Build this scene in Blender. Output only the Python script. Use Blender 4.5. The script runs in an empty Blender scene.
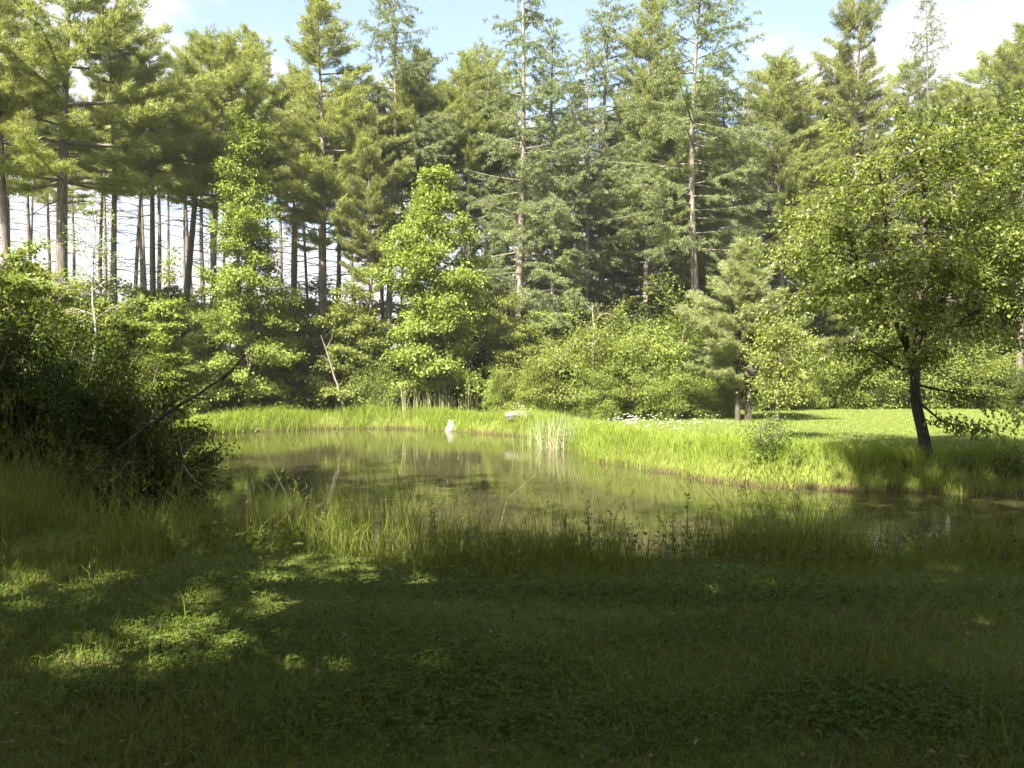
import bpy, math, random
import numpy as np

R = math.radians
rng = np.random.default_rng(7)
random.seed(7)
scene = bpy.context.scene
COL = scene.collection

# ------------------------------------------------------------------ camera
F = 835.0
HY = 375.0
CAM_Z = 1.6
cam_d = bpy.data.cameras.new('camera')
cam_d.sensor_width = 36
cam_d.lens = 36 * F / 1024
cam_d.clip_end = 3000
cam_d.clip_start = 0.05
cam = bpy.data.objects.new('camera', cam_d)
COL.objects.link(cam)
cam.location = (0, 0, CAM_Z)
cam.rotation_euler = (R(90) - math.atan((384 - HY) / F), 0, 0)
scene.camera = cam


def X(px, Y):
    return (px - 512) / F * Y


def Z(py, Y):
    return CAM_Z - (py - HY) / F * Y


# ------------------------------------------------------------------ light
SUN_EL, SUN_AZ = 46, 33          # az: degrees to the left of straight behind the camera
sx = -math.sin(R(SUN_AZ)) * math.cos(R(SUN_EL))
sy = -math.cos(R(SUN_AZ)) * math.cos(R(SUN_EL))
sz = math.sin(R(SUN_EL))
sd = bpy.data.lights.new('sun', 'SUN')
sd.energy = 5.0
sd.angle = R(0.53)
sd.color = (1.0, 0.95, 0.84)
sun = bpy.data.objects.new('sun', sd)
COL.objects.link(sun)
from mathutils import Vector
sun.rotation_euler = Vector((sx, sy, sz)).to_track_quat('Z', 'Y').to_euler()
sun.location = (-20, -30, 50)

w = bpy.data.worlds.new('World')
scene.world = w
w.use_nodes = True
nt = w.node_tree
nt.nodes.clear()


def N(nt, t, **kw):
    n = nt.nodes.new(t)
    for k, v in kw.items():
        if k in n.inputs:
            n.inputs[k].default_value = v
        else:
            setattr(n, k, v)
    return n


sky = N(nt, 'ShaderNodeTexSky')
sky.sky_type = 'NISHITA'
sky.sun_disc = False
sky.sun_elevation = R(SUN_EL)
sky.sun_rotation = R(180 + SUN_AZ)
sky.air_density = 1.0
sky.dust_density = 3.0
tc = N(nt, 'ShaderNodeTexCoord')
sep = N(nt, 'ShaderNodeSeparateXYZ')
nt.links.new(tc.outputs['Generated'], sep.inputs[0])
zc = N(nt, 'ShaderNodeMath', operation='MAXIMUM')
zc.inputs[1].default_value = 0.0
nt.links.new(sep.outputs['Z'], zc.inputs[0])
za = N(nt, 'ShaderNodeMath', operation='ADD')
za.inputs[1].default_value = 0.22
nt.links.new(zc.outputs[0], za.inputs[0])
dv = N(nt, 'ShaderNodeVectorMath', operation='DIVIDE')
nt.links.new(tc.outputs['Generated'], dv.inputs[0])
cmb = N(nt, 'ShaderNodeCombineXYZ')
for i in range(3):
    nt.links.new(za.outputs[0], cmb.inputs[i])
nt.links.new(cmb.outputs[0], dv.inputs[1])
mp = N(nt, 'ShaderNodeMapping')
mp.inputs['Location'].default_value = (0.70, 0.2, 0.0)
mp.inputs['Scale'].default_value = (1.0, 1.0, 1.2)
nt.links.new(dv.outputs[0], mp.inputs[0])
cn = N(nt, 'ShaderNodeTexNoise')
cn.inputs['Scale'].default_value = 2.1
cn.inputs['Detail'].default_value = 9
cn.inputs['Roughness'].default_value = 0.55
nt.links.new(mp.outputs[0], cn.inputs['Vector'])
# more cloud towards the horizon
hz = N(nt, 'ShaderNodeMapRange')
hz.inputs['From Min'].default_value = 0.12
hz.inputs['From Max'].default_value = 0.42
hz.inputs['To Min'].default_value = 0.22
hz.inputs['To Max'].default_value = 0.0
nt.links.new(sep.outputs['Z'], hz.inputs['Value'])
ca = N(nt, 'ShaderNodeMath', operation='ADD')
nt.links.new(cn.outputs['Fac'], ca.inputs[0])
nt.links.new(hz.outputs[0], ca.inputs[1])
cr = N(nt, 'ShaderNodeMapRange')
cr.interpolation_type = 'SMOOTHSTEP'
cr.inputs['To Min'].default_value = 0.16  # thin high veil everywhere
cr.inputs['From Min'].default_value = 0.54
cr.inputs['From Max'].default_value = 0.68
nt.links.new(ca.outputs[0], cr.inputs['Value'])
mx = N(nt, 'ShaderNodeMix', data_type='RGBA')
nt.links.new(cr.outputs[0], mx.inputs['Factor'])
nt.links.new(sky.outputs[0], mx.inputs['A'])
mx.inputs['B'].default_value = (2.75, 2.8, 2.92, 1)
bg = N(nt, 'ShaderNodeBackground')
bg.inputs['Strength'].default_value = 0.072
nt.links.new(mx.outputs['Result'], bg.inputs['Color'])
wo = N(nt, 'ShaderNodeOutputWorld')
nt.links.new(bg.outputs[0], wo.inputs[0])

scene.view_settings.view_transform = 'Standard'
scene.view_settings.look = 'None'
scene.view_settings.exposure = 2.52
scene.view_settings.gamma = 1
scene.render.engine = 'CYCLES'
cy = scene.cycles
cy.use_denoising = True
cy.max_bounces = 7
cy.diffuse_bounces = 4
cy.glossy_bounces = 3
cy.transmission_bounces = 4
cy.caustics_reflective = False
cy.caustics_refractive = False
cy.sample_clamp_indirect = 6


# ------------------------------------------------------------------ materials
def mat(name):
    m = bpy.data.materials.new(name)
    m.use_nodes = True
    m.node_tree.nodes.clear()
    return m, m.node_tree


def leaf_mat(name, dark, light, trans=0.38, rough=0.5, spec=0.25, tree_var=0.25, tcol=None, dead=0.0, patch=None):
    """thin leaf: diffuse + translucent, tint varies from leaf to leaf and plant to plant"""
    m, t = mat(name)
    g = N(t, 'ShaderNodeNewGeometry')
    oi = N(t, 'ShaderNodeObjectInfo')
    ramp = N(t, 'ShaderNodeMix', data_type='RGBA')
    ramp.inputs['A'].default_value = (*dark, 1)
    ramp.inputs['B'].default_value = (*light, 1)
    t.links.new(g.outputs['Random Per Island'], ramp.inputs['Factor'])
    hs = N(t, 'ShaderNodeHueSaturation')
    mr = N(t, 'ShaderNodeMapRange')
    mr.inputs['To Min'].default_value = 1 - tree_var
    mr.inputs['To Max'].default_value = 1 + tree_var
    t.links.new(oi.outputs['Random'], mr.inputs['Value'])
    t.links.new(mr.outputs[0], hs.inputs['Value'])
    mh = N(t, 'ShaderNodeMapRange')
    mh.inputs['To Min'].default_value = 0.5 - 0.012 * tree_var / 0.25
    mh.inputs['To Max'].default_value = 0.5 + 0.015 * tree_var / 0.25
    mul = N(t, 'ShaderNodeMath', operation='MULTIPLY')
    mul.inputs[1].default_value = 7.31
    fr = N(t, 'ShaderNodeMath', operation='FRACT')
    t.links.new(oi.outputs['Random'], mul.inputs[0])
    t.links.new(mul.outputs[0], fr.inputs[0])
    t.links.new(fr.outputs[0], mh.inputs['Value'])
    t.links.new(mh.outputs[0], hs.inputs['Hue'])
    t.links.new(ramp.outputs['Result'], hs.inputs['Color'])
    col = hs.outputs[0]
    if dead:
        gt = N(t, 'ShaderNodeMath', operation='GREATER_THAN')
        gt.inputs[1].default_value = 1 - dead
        t.links.new(g.outputs['Random Per Island'], gt.inputs[0])
        dm = N(t, 'ShaderNodeMix', data_type='RGBA')
        dm.inputs['B'].default_value = (0.20, 0.16, 0.07, 1)
        t.links.new(gt.outputs[0], dm.inputs['Factor'])
        t.links.new(col, dm.inputs['A'])
        col = dm.outputs['Result']
    if patch:
        pn = N(t, 'ShaderNodeTexNoise')
        pn.inputs['Scale'].default_value = patch[1]
        pn.inputs['Detail'].default_value = 4
        pn.inputs['Roughness'].default_value = 0.65
        t.links.new(g.outputs['Position'], pn.inputs['Vector'])
        pr = N(t, 'ShaderNodeMapRange')
        pr.inputs['From Min'].default_value = 0.46
        pr.inputs['From Max'].default_value = 0.66
        pr.inputs['To Max'].default_value = 0.75
        t.links.new(pn.outputs['Fac'], pr.inputs['Value'])
        pm = N(t, 'ShaderNodeMix', data_type='RGBA')
        pm.inputs['B'].default_value = (*patch[0], 1)
        t.links.new(pr.outputs[0], pm.inputs['Factor'])
        t.links.new(col, pm.inputs['A'])
        col = pm.outputs['Result']
    p = N(t, 'ShaderNodeBsdfPrincipled')
    p.inputs['Roughness'].default_value = rough
    p.inputs['Specular IOR Level'].default_value = spec
    t.links.new(col, p.inputs['Base Color'])
    tr = N(t, 'ShaderNodeBsdfTranslucent')
    tm = N(t, 'ShaderNodeMix', data_type='RGBA', blend_type='MULTIPLY')
    tm.inputs['Factor'].default_value = 1
    tm.inputs['B'].default_value = (*(tcol or (1.5, 1.35, 0.6)), 1)
    t.links.new(col, tm.inputs['A'])
    t.links.new(tm.outputs['Result'], tr.inputs['Color'])
    ms = N(t, 'ShaderNodeMixShader')
    ms.inputs[0].default_value = trans
    t.links.new(p.outputs[0], ms.inputs[1])
    t.links.new(tr.outputs[0], ms.inputs[2])
    o = N(t, 'ShaderNodeOutputMaterial')
    t.links.new(ms.outputs[0], o.inputs[0])
    return m


def bark_mat(name, c1, c2, scale=(18, 18, 3), bump=0.5):
    m, t = mat(name)
    tc = N(t, 'ShaderNodeTexCoord')
    mp = N(t, 'ShaderNodeMapping')
    mp.inputs['Scale'].default_value = scale
    t.links.new(tc.outputs['Object'], mp.inputs[0])
    n = N(t, 'ShaderNodeTexNoise')
    n.inputs['Scale'].default_value = 1
    n.inputs['Detail'].default_value = 6
    n.inputs['Roughness'].default_value = 0.7
    t.links.new(mp.outputs[0], n.inputs['Vector'])
    r = N(t, 'ShaderNodeValToRGB')
    r.color_ramp.elements[0].position = 0.35
    r.color_ramp.elements[1].position = 0.68
    r.color_ramp.elements[0].color = (*c1, 1)
    r.color_ramp.elements[1].color = (*c2, 1)
    t.links.new(n.outputs['Fac'], r.inputs[0])
    p = N(t, 'ShaderNodeBsdfPrincipled')
    p.inputs['Roughness'].default_value = 0.9
    p.inputs['Specular IOR Level'].default_value = 0.15
    t.links.new(r.outputs[0], p.inputs['Base Color'])
    b = N(t, 'ShaderNodeBump')
    b.inputs['Strength'].default_value = bump
    b.inputs['Distance'].default_value = 0.03
    t.links.new(n.outputs['Fac'], b.inputs['Height'])
    t.links.new(b.outputs[0], p.inputs['Normal'])
    o = N(t, 'ShaderNodeOutputMaterial')
    t.links.new(p.outputs[0], o.inputs[0])
    return m


M = {}
M['pine'] = leaf_mat('pine_needles', (0.150, 0.170, 0.050), (0.285, 0.310, 0.100), trans=0.44, rough=0.45, tree_var=0.12, tcol=(1.22, 1.22, 0.62))
M['young_pine'] = leaf_mat('young_pine_needles', (0.155, 0.185, 0.080), (0.28, 0.315, 0.140), trans=0.40, tree_var=0.0)
M['larch'] = leaf_mat('larch_needles', (0.120, 0.146, 0.060), (0.225, 0.262, 0.112), tcol=(1.1, 1.2, 0.7), trans=0.42, tree_var=0.14)
M['maple'] = leaf_mat('maple_leaves', (0.120, 0.165, 0.028), (0.225, 0.285, 0.055), trans=0.42, tree_var=0.06)
M['broad'] = leaf_mat('broad_leaves', (0.100, 0.130, 0.028), (0.20, 0.24, 0.055), trans=0.40, tree_var=0.2)
M['pondtree'] = leaf_mat('pond_tree_leaves', (0.108, 0.136, 0.030), (0.230, 0.268, 0.066), tcol=(1.38, 1.34, 0.6), trans=0.48, rough=0.38, spec=0.4, tree_var=0.0)
M['shrub'] = leaf_mat('shrub_leaves', (0.110, 0.145, 0.026), (0.21, 0.255, 0.050), trans=0.42, tree_var=0.12)
M['shrub_shade_tint'] = leaf_mat('shrub_leaves_shade_tint', (0.028, 0.043, 0.006), (0.074, 0.100, 0.013), spec=0.08, trans=0.35, tree_var=0.12)  # darker copy of the shrub leaves, deep shade put into the colour
M['weed'] = leaf_mat('weed_leaves', (0.055, 0.100, 0.016), (0.13, 0.19, 0.035), trans=0.40, tree_var=0.2)
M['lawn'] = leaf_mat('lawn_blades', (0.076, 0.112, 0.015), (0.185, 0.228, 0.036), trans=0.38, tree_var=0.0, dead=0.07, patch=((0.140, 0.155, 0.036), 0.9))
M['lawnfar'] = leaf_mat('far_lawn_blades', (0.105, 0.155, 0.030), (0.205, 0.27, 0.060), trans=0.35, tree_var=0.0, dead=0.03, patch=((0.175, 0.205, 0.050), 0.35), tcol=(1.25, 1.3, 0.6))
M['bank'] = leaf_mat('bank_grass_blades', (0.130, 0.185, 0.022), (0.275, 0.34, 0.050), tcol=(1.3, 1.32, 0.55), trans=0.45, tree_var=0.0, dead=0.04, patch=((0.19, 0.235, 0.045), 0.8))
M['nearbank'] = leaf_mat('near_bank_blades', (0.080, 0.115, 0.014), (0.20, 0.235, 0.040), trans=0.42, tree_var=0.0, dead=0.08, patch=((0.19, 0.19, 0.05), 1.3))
M['reed'] = leaf_mat('reed_blades', (0.13, 0.17, 0.06), (0.25, 0.29, 0.12), trans=0.30, tree_var=0.0)
M['straw'] = leaf_mat('dead_stalks', (0.30, 0.25, 0.14), (0.50, 0.43, 0.28), trans=0.2, tree_var=0.0, tcol=(1, 0.9, 0.7))
M['clover'] = leaf_mat('clover_leaves', (0.055, 0.095, 0.014), (0.115, 0.165, 0.028), trans=0.35, rough=0.6, spec=0.08, tree_var=0.0)
M['litter'] = leaf_mat('dry_leaves', (0.10, 0.07, 0.03), (0.26, 0.20, 0.10), trans=0.15, tree_var=0.0)
M['petal'] = leaf_mat('white_petals', (0.70, 0.70, 0.64), (0.82, 0.80, 0.78), trans=0.3, tree_var=0.0, tcol=(1, 1, 0.95))
M['bark'] = bark_mat('pine_bark', (0.055, 0.045, 0.036), (0.19, 0.165, 0.14))
M['paleb'] = bark_mat('pale_bark', (0.10, 0.085, 0.068), (0.27, 0.235, 0.19))
M['darkb'] = bark_mat('dark_bark', (0.030, 0.025, 0.020), (0.10, 0.085, 0.068), scale=(26, 26, 5))
M['birchb'] = bark_mat('birch_bark', (0.15, 0.135, 0.11), (0.45, 0.42, 0.37), scale=(6, 6, 22))
M['stemb'] = bark_mat('shrub_stem_bark', (0.07, 0.058, 0.042), (0.20, 0.165, 0.12), scale=(30, 30, 8))
M['deadw'] = bark_mat('bleached_wood', (0.11, 0.095, 0.072), (0.26, 0.23, 0.185), scale=(24, 24, 4))

# rock
m, t = mat('pale_rock')
tcn = N(t, 'ShaderNodeTexCoord')
n1 = N(t, 'ShaderNodeTexNoise')
n1.inputs['Scale'].default_value = 7
n1.inputs['Detail'].default_value = 8
n1.inputs['Roughness'].default_value = 0.7
t.links.new(tcn.outputs['Object'], n1.inputs['Vector'])
r = N(t, 'ShaderNodeValToRGB')
r.color_ramp.elements[0].position = 0.3
r.color_ramp.elements[1].position = 0.65
r.color_ramp.elements[0].color = (0.10, 0.09, 0.07, 1)
r.color_ramp.elements[1].color = (0.20, 0.18, 0.15, 1)
t.links.new(n1.outputs['Fac'], r.inputs[0])
p = N(t, 'ShaderNodeBsdfPrincipled')
p.inputs['Roughness'].default_value = 0.85
t.links.new(r.outputs[0], p.inputs['Base Color'])
b = N(t, 'ShaderNodeBump')
b.inputs['Distance'].default_value = 0.05
t.links.new(n1.outputs['Fac'], b.inputs['Height'])
t.links.new(b.outputs[0], p.inputs['Normal'])
o = N(t, 'ShaderNodeOutputMaterial')
t.links.new(p.outputs[0], o.inputs[0])
M['rock'] = m

# water : silty brown-olive pond, a little pollen film lying on it
m, t = mat('pond_water')
tcn = N(t, 'ShaderNodeTexCoord')
p = N(t, 'ShaderNodeBsdfPrincipled')
p.inputs['IOR'].default_value = 1.33
p.inputs['Specular IOR Level'].default_value = 0.5
nz = N(t, 'ShaderNodeTexNoise')
nz.inputs['Scale'].default_value = 0.35
nz.inputs['Detail'].default_value = 5
t.links.new(tcn.outputs['Object'], nz.inputs['Vector'])
cm = N(t, 'ShaderNodeMix', data_type='RGBA')
cm.inputs['A'].default_value = (0.029, 0.0255, 0.0110, 1)
cm.inputs['B'].default_value = (0.051, 0.046, 0.021, 1)
t.links.new(nz.outputs['Fac'], cm.inputs['Factor'])
# pollen film
mp2 = N(t, 'ShaderNodeMapping')
mp2.inputs['Scale'].default_value = (0.8, 1.6, 1)
t.links.new(tcn.outputs['Object'], mp2.inputs[0])
nf = N(t, 'ShaderNodeTexNoise')
nf.inputs['Scale'].default_value = 0.8
nf.inputs['Detail'].default_value = 9
nf.inputs['Roughness'].default_value = 0.68
nf.inputs['Distortion'].default_value = 0.6
t.links.new(mp2.outputs[0], nf.inputs['Vector'])
fr = N(t, 'ShaderNodeMapRange')
fr.inputs['From Min'].default_value = 0.56
fr.inputs['From Max'].default_value = 0.72
t.links.new(nf.outputs['Fac'], fr.inputs['Value'])
fm = N(t, 'ShaderNodeMix', data_type='RGBA')
fm.inputs['B'].default_value = (0.070, 0.072, 0.030, 1)
fmul = N(t, 'ShaderNodeMath', operation='MULTIPLY')
fmul.inputs[1].default_value = 0.6
t.links.new(fr.outputs[0], fmul.inputs[0])
t.links.new(fmul.outputs[0], fm.inputs['Factor'])
t.links.new(cm.outputs['Result'], fm.inputs['A'])
t.links.new(fm.outputs['Result'], p.inputs['Base Color'])
rr = N(t, 'ShaderNodeMapRange')
rr.inputs['To Min'].default_value = 0.03
rr.inputs['To Max'].default_value = 0.14
t.links.new(fr.outputs[0], rr.inputs['Value'])
t.links.new(rr.outputs[0], p.inputs['Roughness'])
mp3 = N(t, 'ShaderNodeMapping')
mp3.inputs['Scale'].default_value = (1.0, 2.2, 1)
t.links.new(tcn.outputs['Object'], mp3.inputs[0])
rip = N(t, 'ShaderNodeTexNoise')
rip.inputs['Scale'].default_value = 2.2
rip.inputs['Detail'].default_value = 3
t.links.new(mp3.outputs[0], rip.inputs['Vector'])
b = N(t, 'ShaderNodeBump')
b.inputs['Strength'].default_value = 0.045
b.inputs['Distance'].default_value = 0.05
t.links.new(rip.outputs['Fac'], b.inputs['Height'])
t.links.new(b.outputs[0], p.inputs['Normal'])
o = N(t, 'ShaderNodeOutputMaterial')
t.links.new(p.outputs[0], o.inputs[0])
M['water'] = m

# ground : soil and thatch with mossy green, barer where worn
m, t = mat('meadow_soil')
g = N(t, 'ShaderNodeNewGeometry')
na = N(t, 'ShaderNodeTexNoise')
na.inputs['Scale'].default_value = 0.55
na.inputs['Detail'].default_value = 7
na.inputs['Roughness'].default_value = 0.62
t.links.new(g.outputs['Position'], na.inputs['Vector'])
nb = N(t, 'ShaderNodeTexNoise')
nb.inputs['Scale'].default_value = 26
nb.inputs['Detail'].default_value = 5
nb.inputs['Roughness'].default_value = 0.7
t.links.new(g.outputs['Position'], nb.inputs['Vector'])
gr = N(t, 'ShaderNodeMix', data_type='RGBA')
gr.inputs['A'].default_value = (0.062, 0.080, 0.016, 1)
gr.inputs['B'].default_value = (0.150, 0.165, 0.034, 1)
t.links.new(nb.outputs['Fac'], gr.inputs['Factor'])
mr = N(t, 'ShaderNodeMapRange')
mr.inputs['From Min'].default_value = 0.56
mr.inputs['From Max'].default_value = 0.70
mr.inputs['To Max'].default_value = 0.65
t.links.new(na.outputs['Fac'], mr.inputs['Value'])
so = N(t, 'ShaderNodeMix', data_type='RGBA')
so.inputs['B'].default_value = (0.095, 0.075, 0.038, 1)
t.links.new(mr.outputs[0], so.inputs['Factor'])
t.links.new(gr.outputs['Result'], so.inputs['A'])
# wet mud by the water line (height)
sp = N(t, 'ShaderNodeSeparateXYZ')
t.links.new(g.outputs['Position'], sp.inputs[0])
mz = N(t, 'ShaderNodeMapRange')
mz.inputs['From Min'].default_value = -0.46
mz.inputs['From Max'].default_value = -0.36
mz.inputs['To Min'].default_value = 1
mz.inputs['To Max'].default_value = 0
t.links.new(sp.outputs['Z'], mz.inputs['Value'])
mu = N(t, 'ShaderNodeMix', data_type='RGBA')
mu.inputs['B'].default_value = (0.060, 0.042, 0.024, 1)
t.links.new(mz.outputs[0], mu.inputs['Factor'])
t.links.new(so.outputs['Result'], mu.inputs['A'])
p = N(t, 'ShaderNodeBsdfPrincipled')
p.inputs['Roughness'].default_value = 0.95
p.inputs['Specular IOR Level'].default_value = 0.1
t.links.new(mu.outputs['Result'], p.inputs['Base Color'])
b = N(t, 'ShaderNodeBump')
b.inputs['Strength'].default_value = 0.8
b.inputs['Distance'].default_value = 0.04
t.links.new(nb.outputs['Fac'], b.inputs['Height'])
t.links.new(b.outputs[0], p.inputs['Normal'])
o = N(t, 'ShaderNodeOutputMaterial')
t.links.new(p.outputs[0], o.inputs[0])
M['ground'] = m


# ------------------------------------------------------------------ mesh helpers
class MB:
    def __init__(s):
        s.V, s.Fq, s.Ft, s.n = [], [], [], 0

    def add(s, v, f):
        f = np.asarray(f, dtype=np.int64) + s.n
        s.V.append(np.asarray(v, dtype=np.float32))
        s.n += len(v)
        (s.Fq if f.shape[1] == 4 else s.Ft).append(f)

    def mesh(s, name, material, smooth=False):
        me = bpy.data.meshes.new(name)
        V = np.concatenate(s.V)
        q = np.concatenate(s.Fq) if s.Fq else np.zeros((0, 4), np.int64)
        t = np.concatenate(s.Ft) if s.Ft else np.zeros((0, 3), np.int64)
        loops = np.concatenate([q.ravel(), t.ravel()]).astype(np.int32)
        starts = np.concatenate([np.arange(len(q)) * 4, len(q) * 4 + np.arange(len(t)) * 3]).astype(np.int32)
        me.vertices.add(len(V))
        me.vertices.foreach_set('co', V.ravel())
        me.loops.add(len(loops))
        me.loops.foreach_set('vertex_index', loops)
        me.polygons.add(len(starts))
        me.polygons.foreach_set('loop_start', starts)
        me.polygons.foreach_set('use_smooth', np.full(len(starts), smooth))
        me.update(calc_edges=True)
        me.materials.append(material)
        return me


def unit(a):
    return a / (np.linalg.norm(a, axis=-1, keepdims=True) + 1e-9)


def tube(mb, pts, rad, sides=6):
    pts = np.asarray(pts, float)
    rad = np.asarray(rad, float)
    n = len(pts)
    d = unit(np.gradient(pts, axis=0))
    ref = np.array([0.0, 0, 1]) if abs(d[0][2]) < 0.8 else np.array([1.0, 0, 0])
    a = unit(np.cross(d, ref))
    b = np.cross(d, a)
    th = np.linspace(0, 2 * np.pi, sides, endpoint=False)
    ring = (a[:, None, :] * np.cos(th)[None, :, None] + b[:, None, :] * np.sin(th)[None, :, None]) * rad[:, None, None]
    v = (pts[:, None, :] + ring).reshape(-1, 3)
    i = np.arange(n - 1)[:, None] * sides
    j = np.arange(sides)[None, :]
    k = (np.arange(sides)[None, :] + 1) % sides
    f = np.stack([i + j, i + k, i + sides + k, i + sides + j], -1).reshape(-1, 4)
    mb.add(v, f)


def leaves(mb, P, A, Nn, L, W, fold=0.25):
    """rhombic leaves: base P, axis A, rough normal Nn"""
    A = unit(A)
    S = unit(np.cross(A, Nn))
    U = np.cross(S, A)
    L = L[:, None]
    W = W[:, None]
    mid = P + A * L * 0.45 - U * W * fold
    v = np.stack([P, mid + S * W * 0.5, P + A * L - U * L * 0.12, mid - S * W * 0.5], 1).reshape(-1, 3)
    f = np.arange(len(P) * 4).reshape(-1, 4)
    mb.add(v, f)


def needles(mb, P, A, L, W):
    A = unit(A)
    S = unit(np.cross(A, rng.normal(size=A.shape)))
    v = np.stack([P - S * W[:, None] * .5, P + S * W[:, None] * .5, P + A * L[:, None]], 1).reshape(-1, 3)
    mb.add(v, np.arange(len(P) * 3).reshape(-1, 3))


def blades(mb, P, H, W, lean, az=None):
    """bent grass blades of two quads"""
    n = len(P)
    az = rng.uniform(0, 2 * np.pi, n) if az is None else az
    d = np.stack([np.cos(az), np.sin(az), np.zeros(n)], 1)
    fa = rng.uniform(0, 2 * np.pi, n)
    s = np.stack([np.cos(fa), np.sin(fa), np.zeros(n)], 1)
    H = H[:, None]
    W = W[:, None]
    lean = lean[:, None]
    up = np.array([0, 0, 1.0])
    p1 = P + up * H * 0.55 + d * H * lean * 0.28
    p2 = P + up * H * (1 - 0.25 * lean) + d * H * lean
    v = np.stack([P - s * W * .5, P + s * W * .5, p1 + s * W * .42, p1 - s * W * .42, p2 + s * W * .06, p2 - s * W * .06], 1).reshape(-1, 3)
    b = np.arange(n)[:, None] * 6
    f = np.concatenate([b + np.array([[0, 1, 2, 3]]), b + np.array([[3, 2, 4, 5]])])
    mb.add(v, f)


# ------------------------------------------------------------------ object helpers
def tag(o, label=None, cat=None, group=None, kind=None):
    if label:
        o['label'] = label
    if cat:
        o['category'] = cat
    if group:
        o['group'] = group
    if kind:
        o['kind'] = kind
    return o


def link(name, me, parent=None):
    o = bpy.data.objects.new(name, me)
    COL.objects.link(o)
    if parent is not None:
        o.parent = parent
    return o


def plant(name, parts, loc, rz, sc, label, cat, group=None):
    """Empty at the foot + one child per part (name, mesh)"""
    e = bpy.data.objects.new(name, None)
    COL.objects.link(e)
    e.empty_display_size = 0.3
    e.location = loc
    e.rotation_euler = (0, 0, rz)
    e.scale = sc if isinstance(sc, tuple) else (sc, sc, sc)
    tag(e, label, cat, group)
    for pn, me in parts:
        link(pn, me, e)
    return e


# ------------------------------------------------------------------ pond outline and terrain
WATER = -0.5
poly = [(-5.6, 10.9), (-3.2, 9.4), (0, 8.7), (3, 8.8), (6, 9.0), (9, 10), (10.8, 12), (9.6, 14.3), (7.9, 14.75), (6.2, 15.2), (4.7, 15.5),
        (3.7, 16.8), (2.7, 19.0), (1.9, 21.2), (1.55, 25), (0.6, 28.2), (-2.4, 31.7), (-5.2, 32.8), (-8.1, 32.0), (-10.6, 29.9), (-10.4, 24),
        (-8.2, 18), (-6.3, 14), (-5.9, 12.3)]


def chaikin(p, k):
    p = np.array(p, float)
    for _ in range(k):
        q = np.roll(p, -1, 0)
        p = np.stack([p * .75 + q * .25, p * .25 + q * .75], 1).reshape(-1, 2)
    return p


POND = chaikin(poly, 2)
# irregular shore
ang = np.arange(len(POND))
POND = POND + rng.normal(size=POND.shape) * 0.11


def sdf(x, y):
    """distance to the shore, negative in the water"""
    x = np.asarray(x, float).ravel()
    y = np.asarray(y, float).ravel()
    out = np.full(x.shape, 1e9)
    ins = np.zeros(x.shape, bool)
    q = np.roll(POND, -1, 0)
    for (ax, ay), (bx, by) in zip(POND, q):
        dx, dy = bx - ax, by - ay
        tt = np.clip(((x - ax) * dx + (y - ay) * dy) / (dx * dx + dy * dy), 0, 1)
        out = np.minimum(out, (x - ax - tt * dx) ** 2 + (y - ay - tt * dy) ** 2)
        c = ((ay > y) != (by > y)) & (x < (bx - ax) * (y - ay) / (by - ay + 1e-12) + ax)
        ins ^= c
    d = np.sqrt(out)
    return np.where(ins, -d, d)


def wob(x, y, s, seed):
    r_ = np.random.default_rng(seed)
    z = 0
    for k in range(6):
        a = r_.uniform(0, 6.28)
        f = s * r_.uniform(0.5, 1.6)
        z = z + np.sin((x * math.cos(a) + y * math.sin(a)) * f + r_.uniform(0, 6.28))
    return z / 6


def height(x, y, d=None):
    x = np.asarray(x, float)
    y = np.asarray(y, float)
    if d is None:
        d = sdf(x, y).reshape(x.shape)
    # the peninsula on the right has a cut bank, the near shore a gentle one
    far = np.clip((y - 12) / 4, 0, 1)
    run = 1.7 - 1.1 * far
    up = np.clip(d / run, 0, 1)
    up = 1 - (1 - up) ** 2
    z = WATER - 0.06 + 0.52 * up
    z = np.where(d < 0, WATER - 0.06 + np.maximum(d, -1.2) * 0.7, z)
    lawn = np.clip((d - 0.3) / 2, 0, 1)
    z = z + lawn * (0.05 * wob(x, y, 0.7, 3) + 0.03 * wob(x, y, 2.2, 4))
    return z


def hz_at(x, y):
    return float(height(np.array([x]), np.array([y]))[0])


def axis(lo, hi, c0, c1, step):
    a = [c0]
    while a[-1] < c1:
        a.append(a[-1] + step)
    s = step
    while a[-1] < hi:
        s *= 1.25
        a.append(min(a[-1] + s, hi))
    b = []
    s = step
    v = c0
    while v > lo:
        s *= 1.25
        v = max(v - s, lo)
        b.append(v)
    return np.array(b[::-1] + a)


xs = axis(-900, 900, -18, 22, 0.22)
ys = axis(-500, 1400, -2, 42, 0.22)
gx, gy = np.meshgrid(xs, ys)
gz = height(gx.ravel(), gy.ravel())
mb = MB()
nx, ny = len(xs), len(ys)
i = np.arange(ny - 1)[:, None] * nx + np.arange(nx - 1)[None, :]
mb.add(np.stack([gx.ravel(), gy.ravel(), gz], 1), np.stack([i, i + 1, i + nx + 1, i + nx], -1).reshape(-1, 4))
g_o = link('ground', mb.mesh('ground', M['ground'], True))
tag(g_o, kind='structure')

# water sheet: pond outline pushed a little under the banks
c = POND.mean(0)
nrm = unit(np.roll(POND, -1, 0) - np.roll(POND, 1, 0))
outl = POND + np.stack([nrm[:, 1], -nrm[:, 0]], 1) * 0.35
me = bpy.data.meshes.new('pond_water')
me.from_pydata([(a, b_, WATER) for a, b_ in outl], [], [list(range(len(outl)))])
me.materials.append(M['water'])
wat = link('pond_water', me)
tag(wat, kind='structure')


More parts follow.
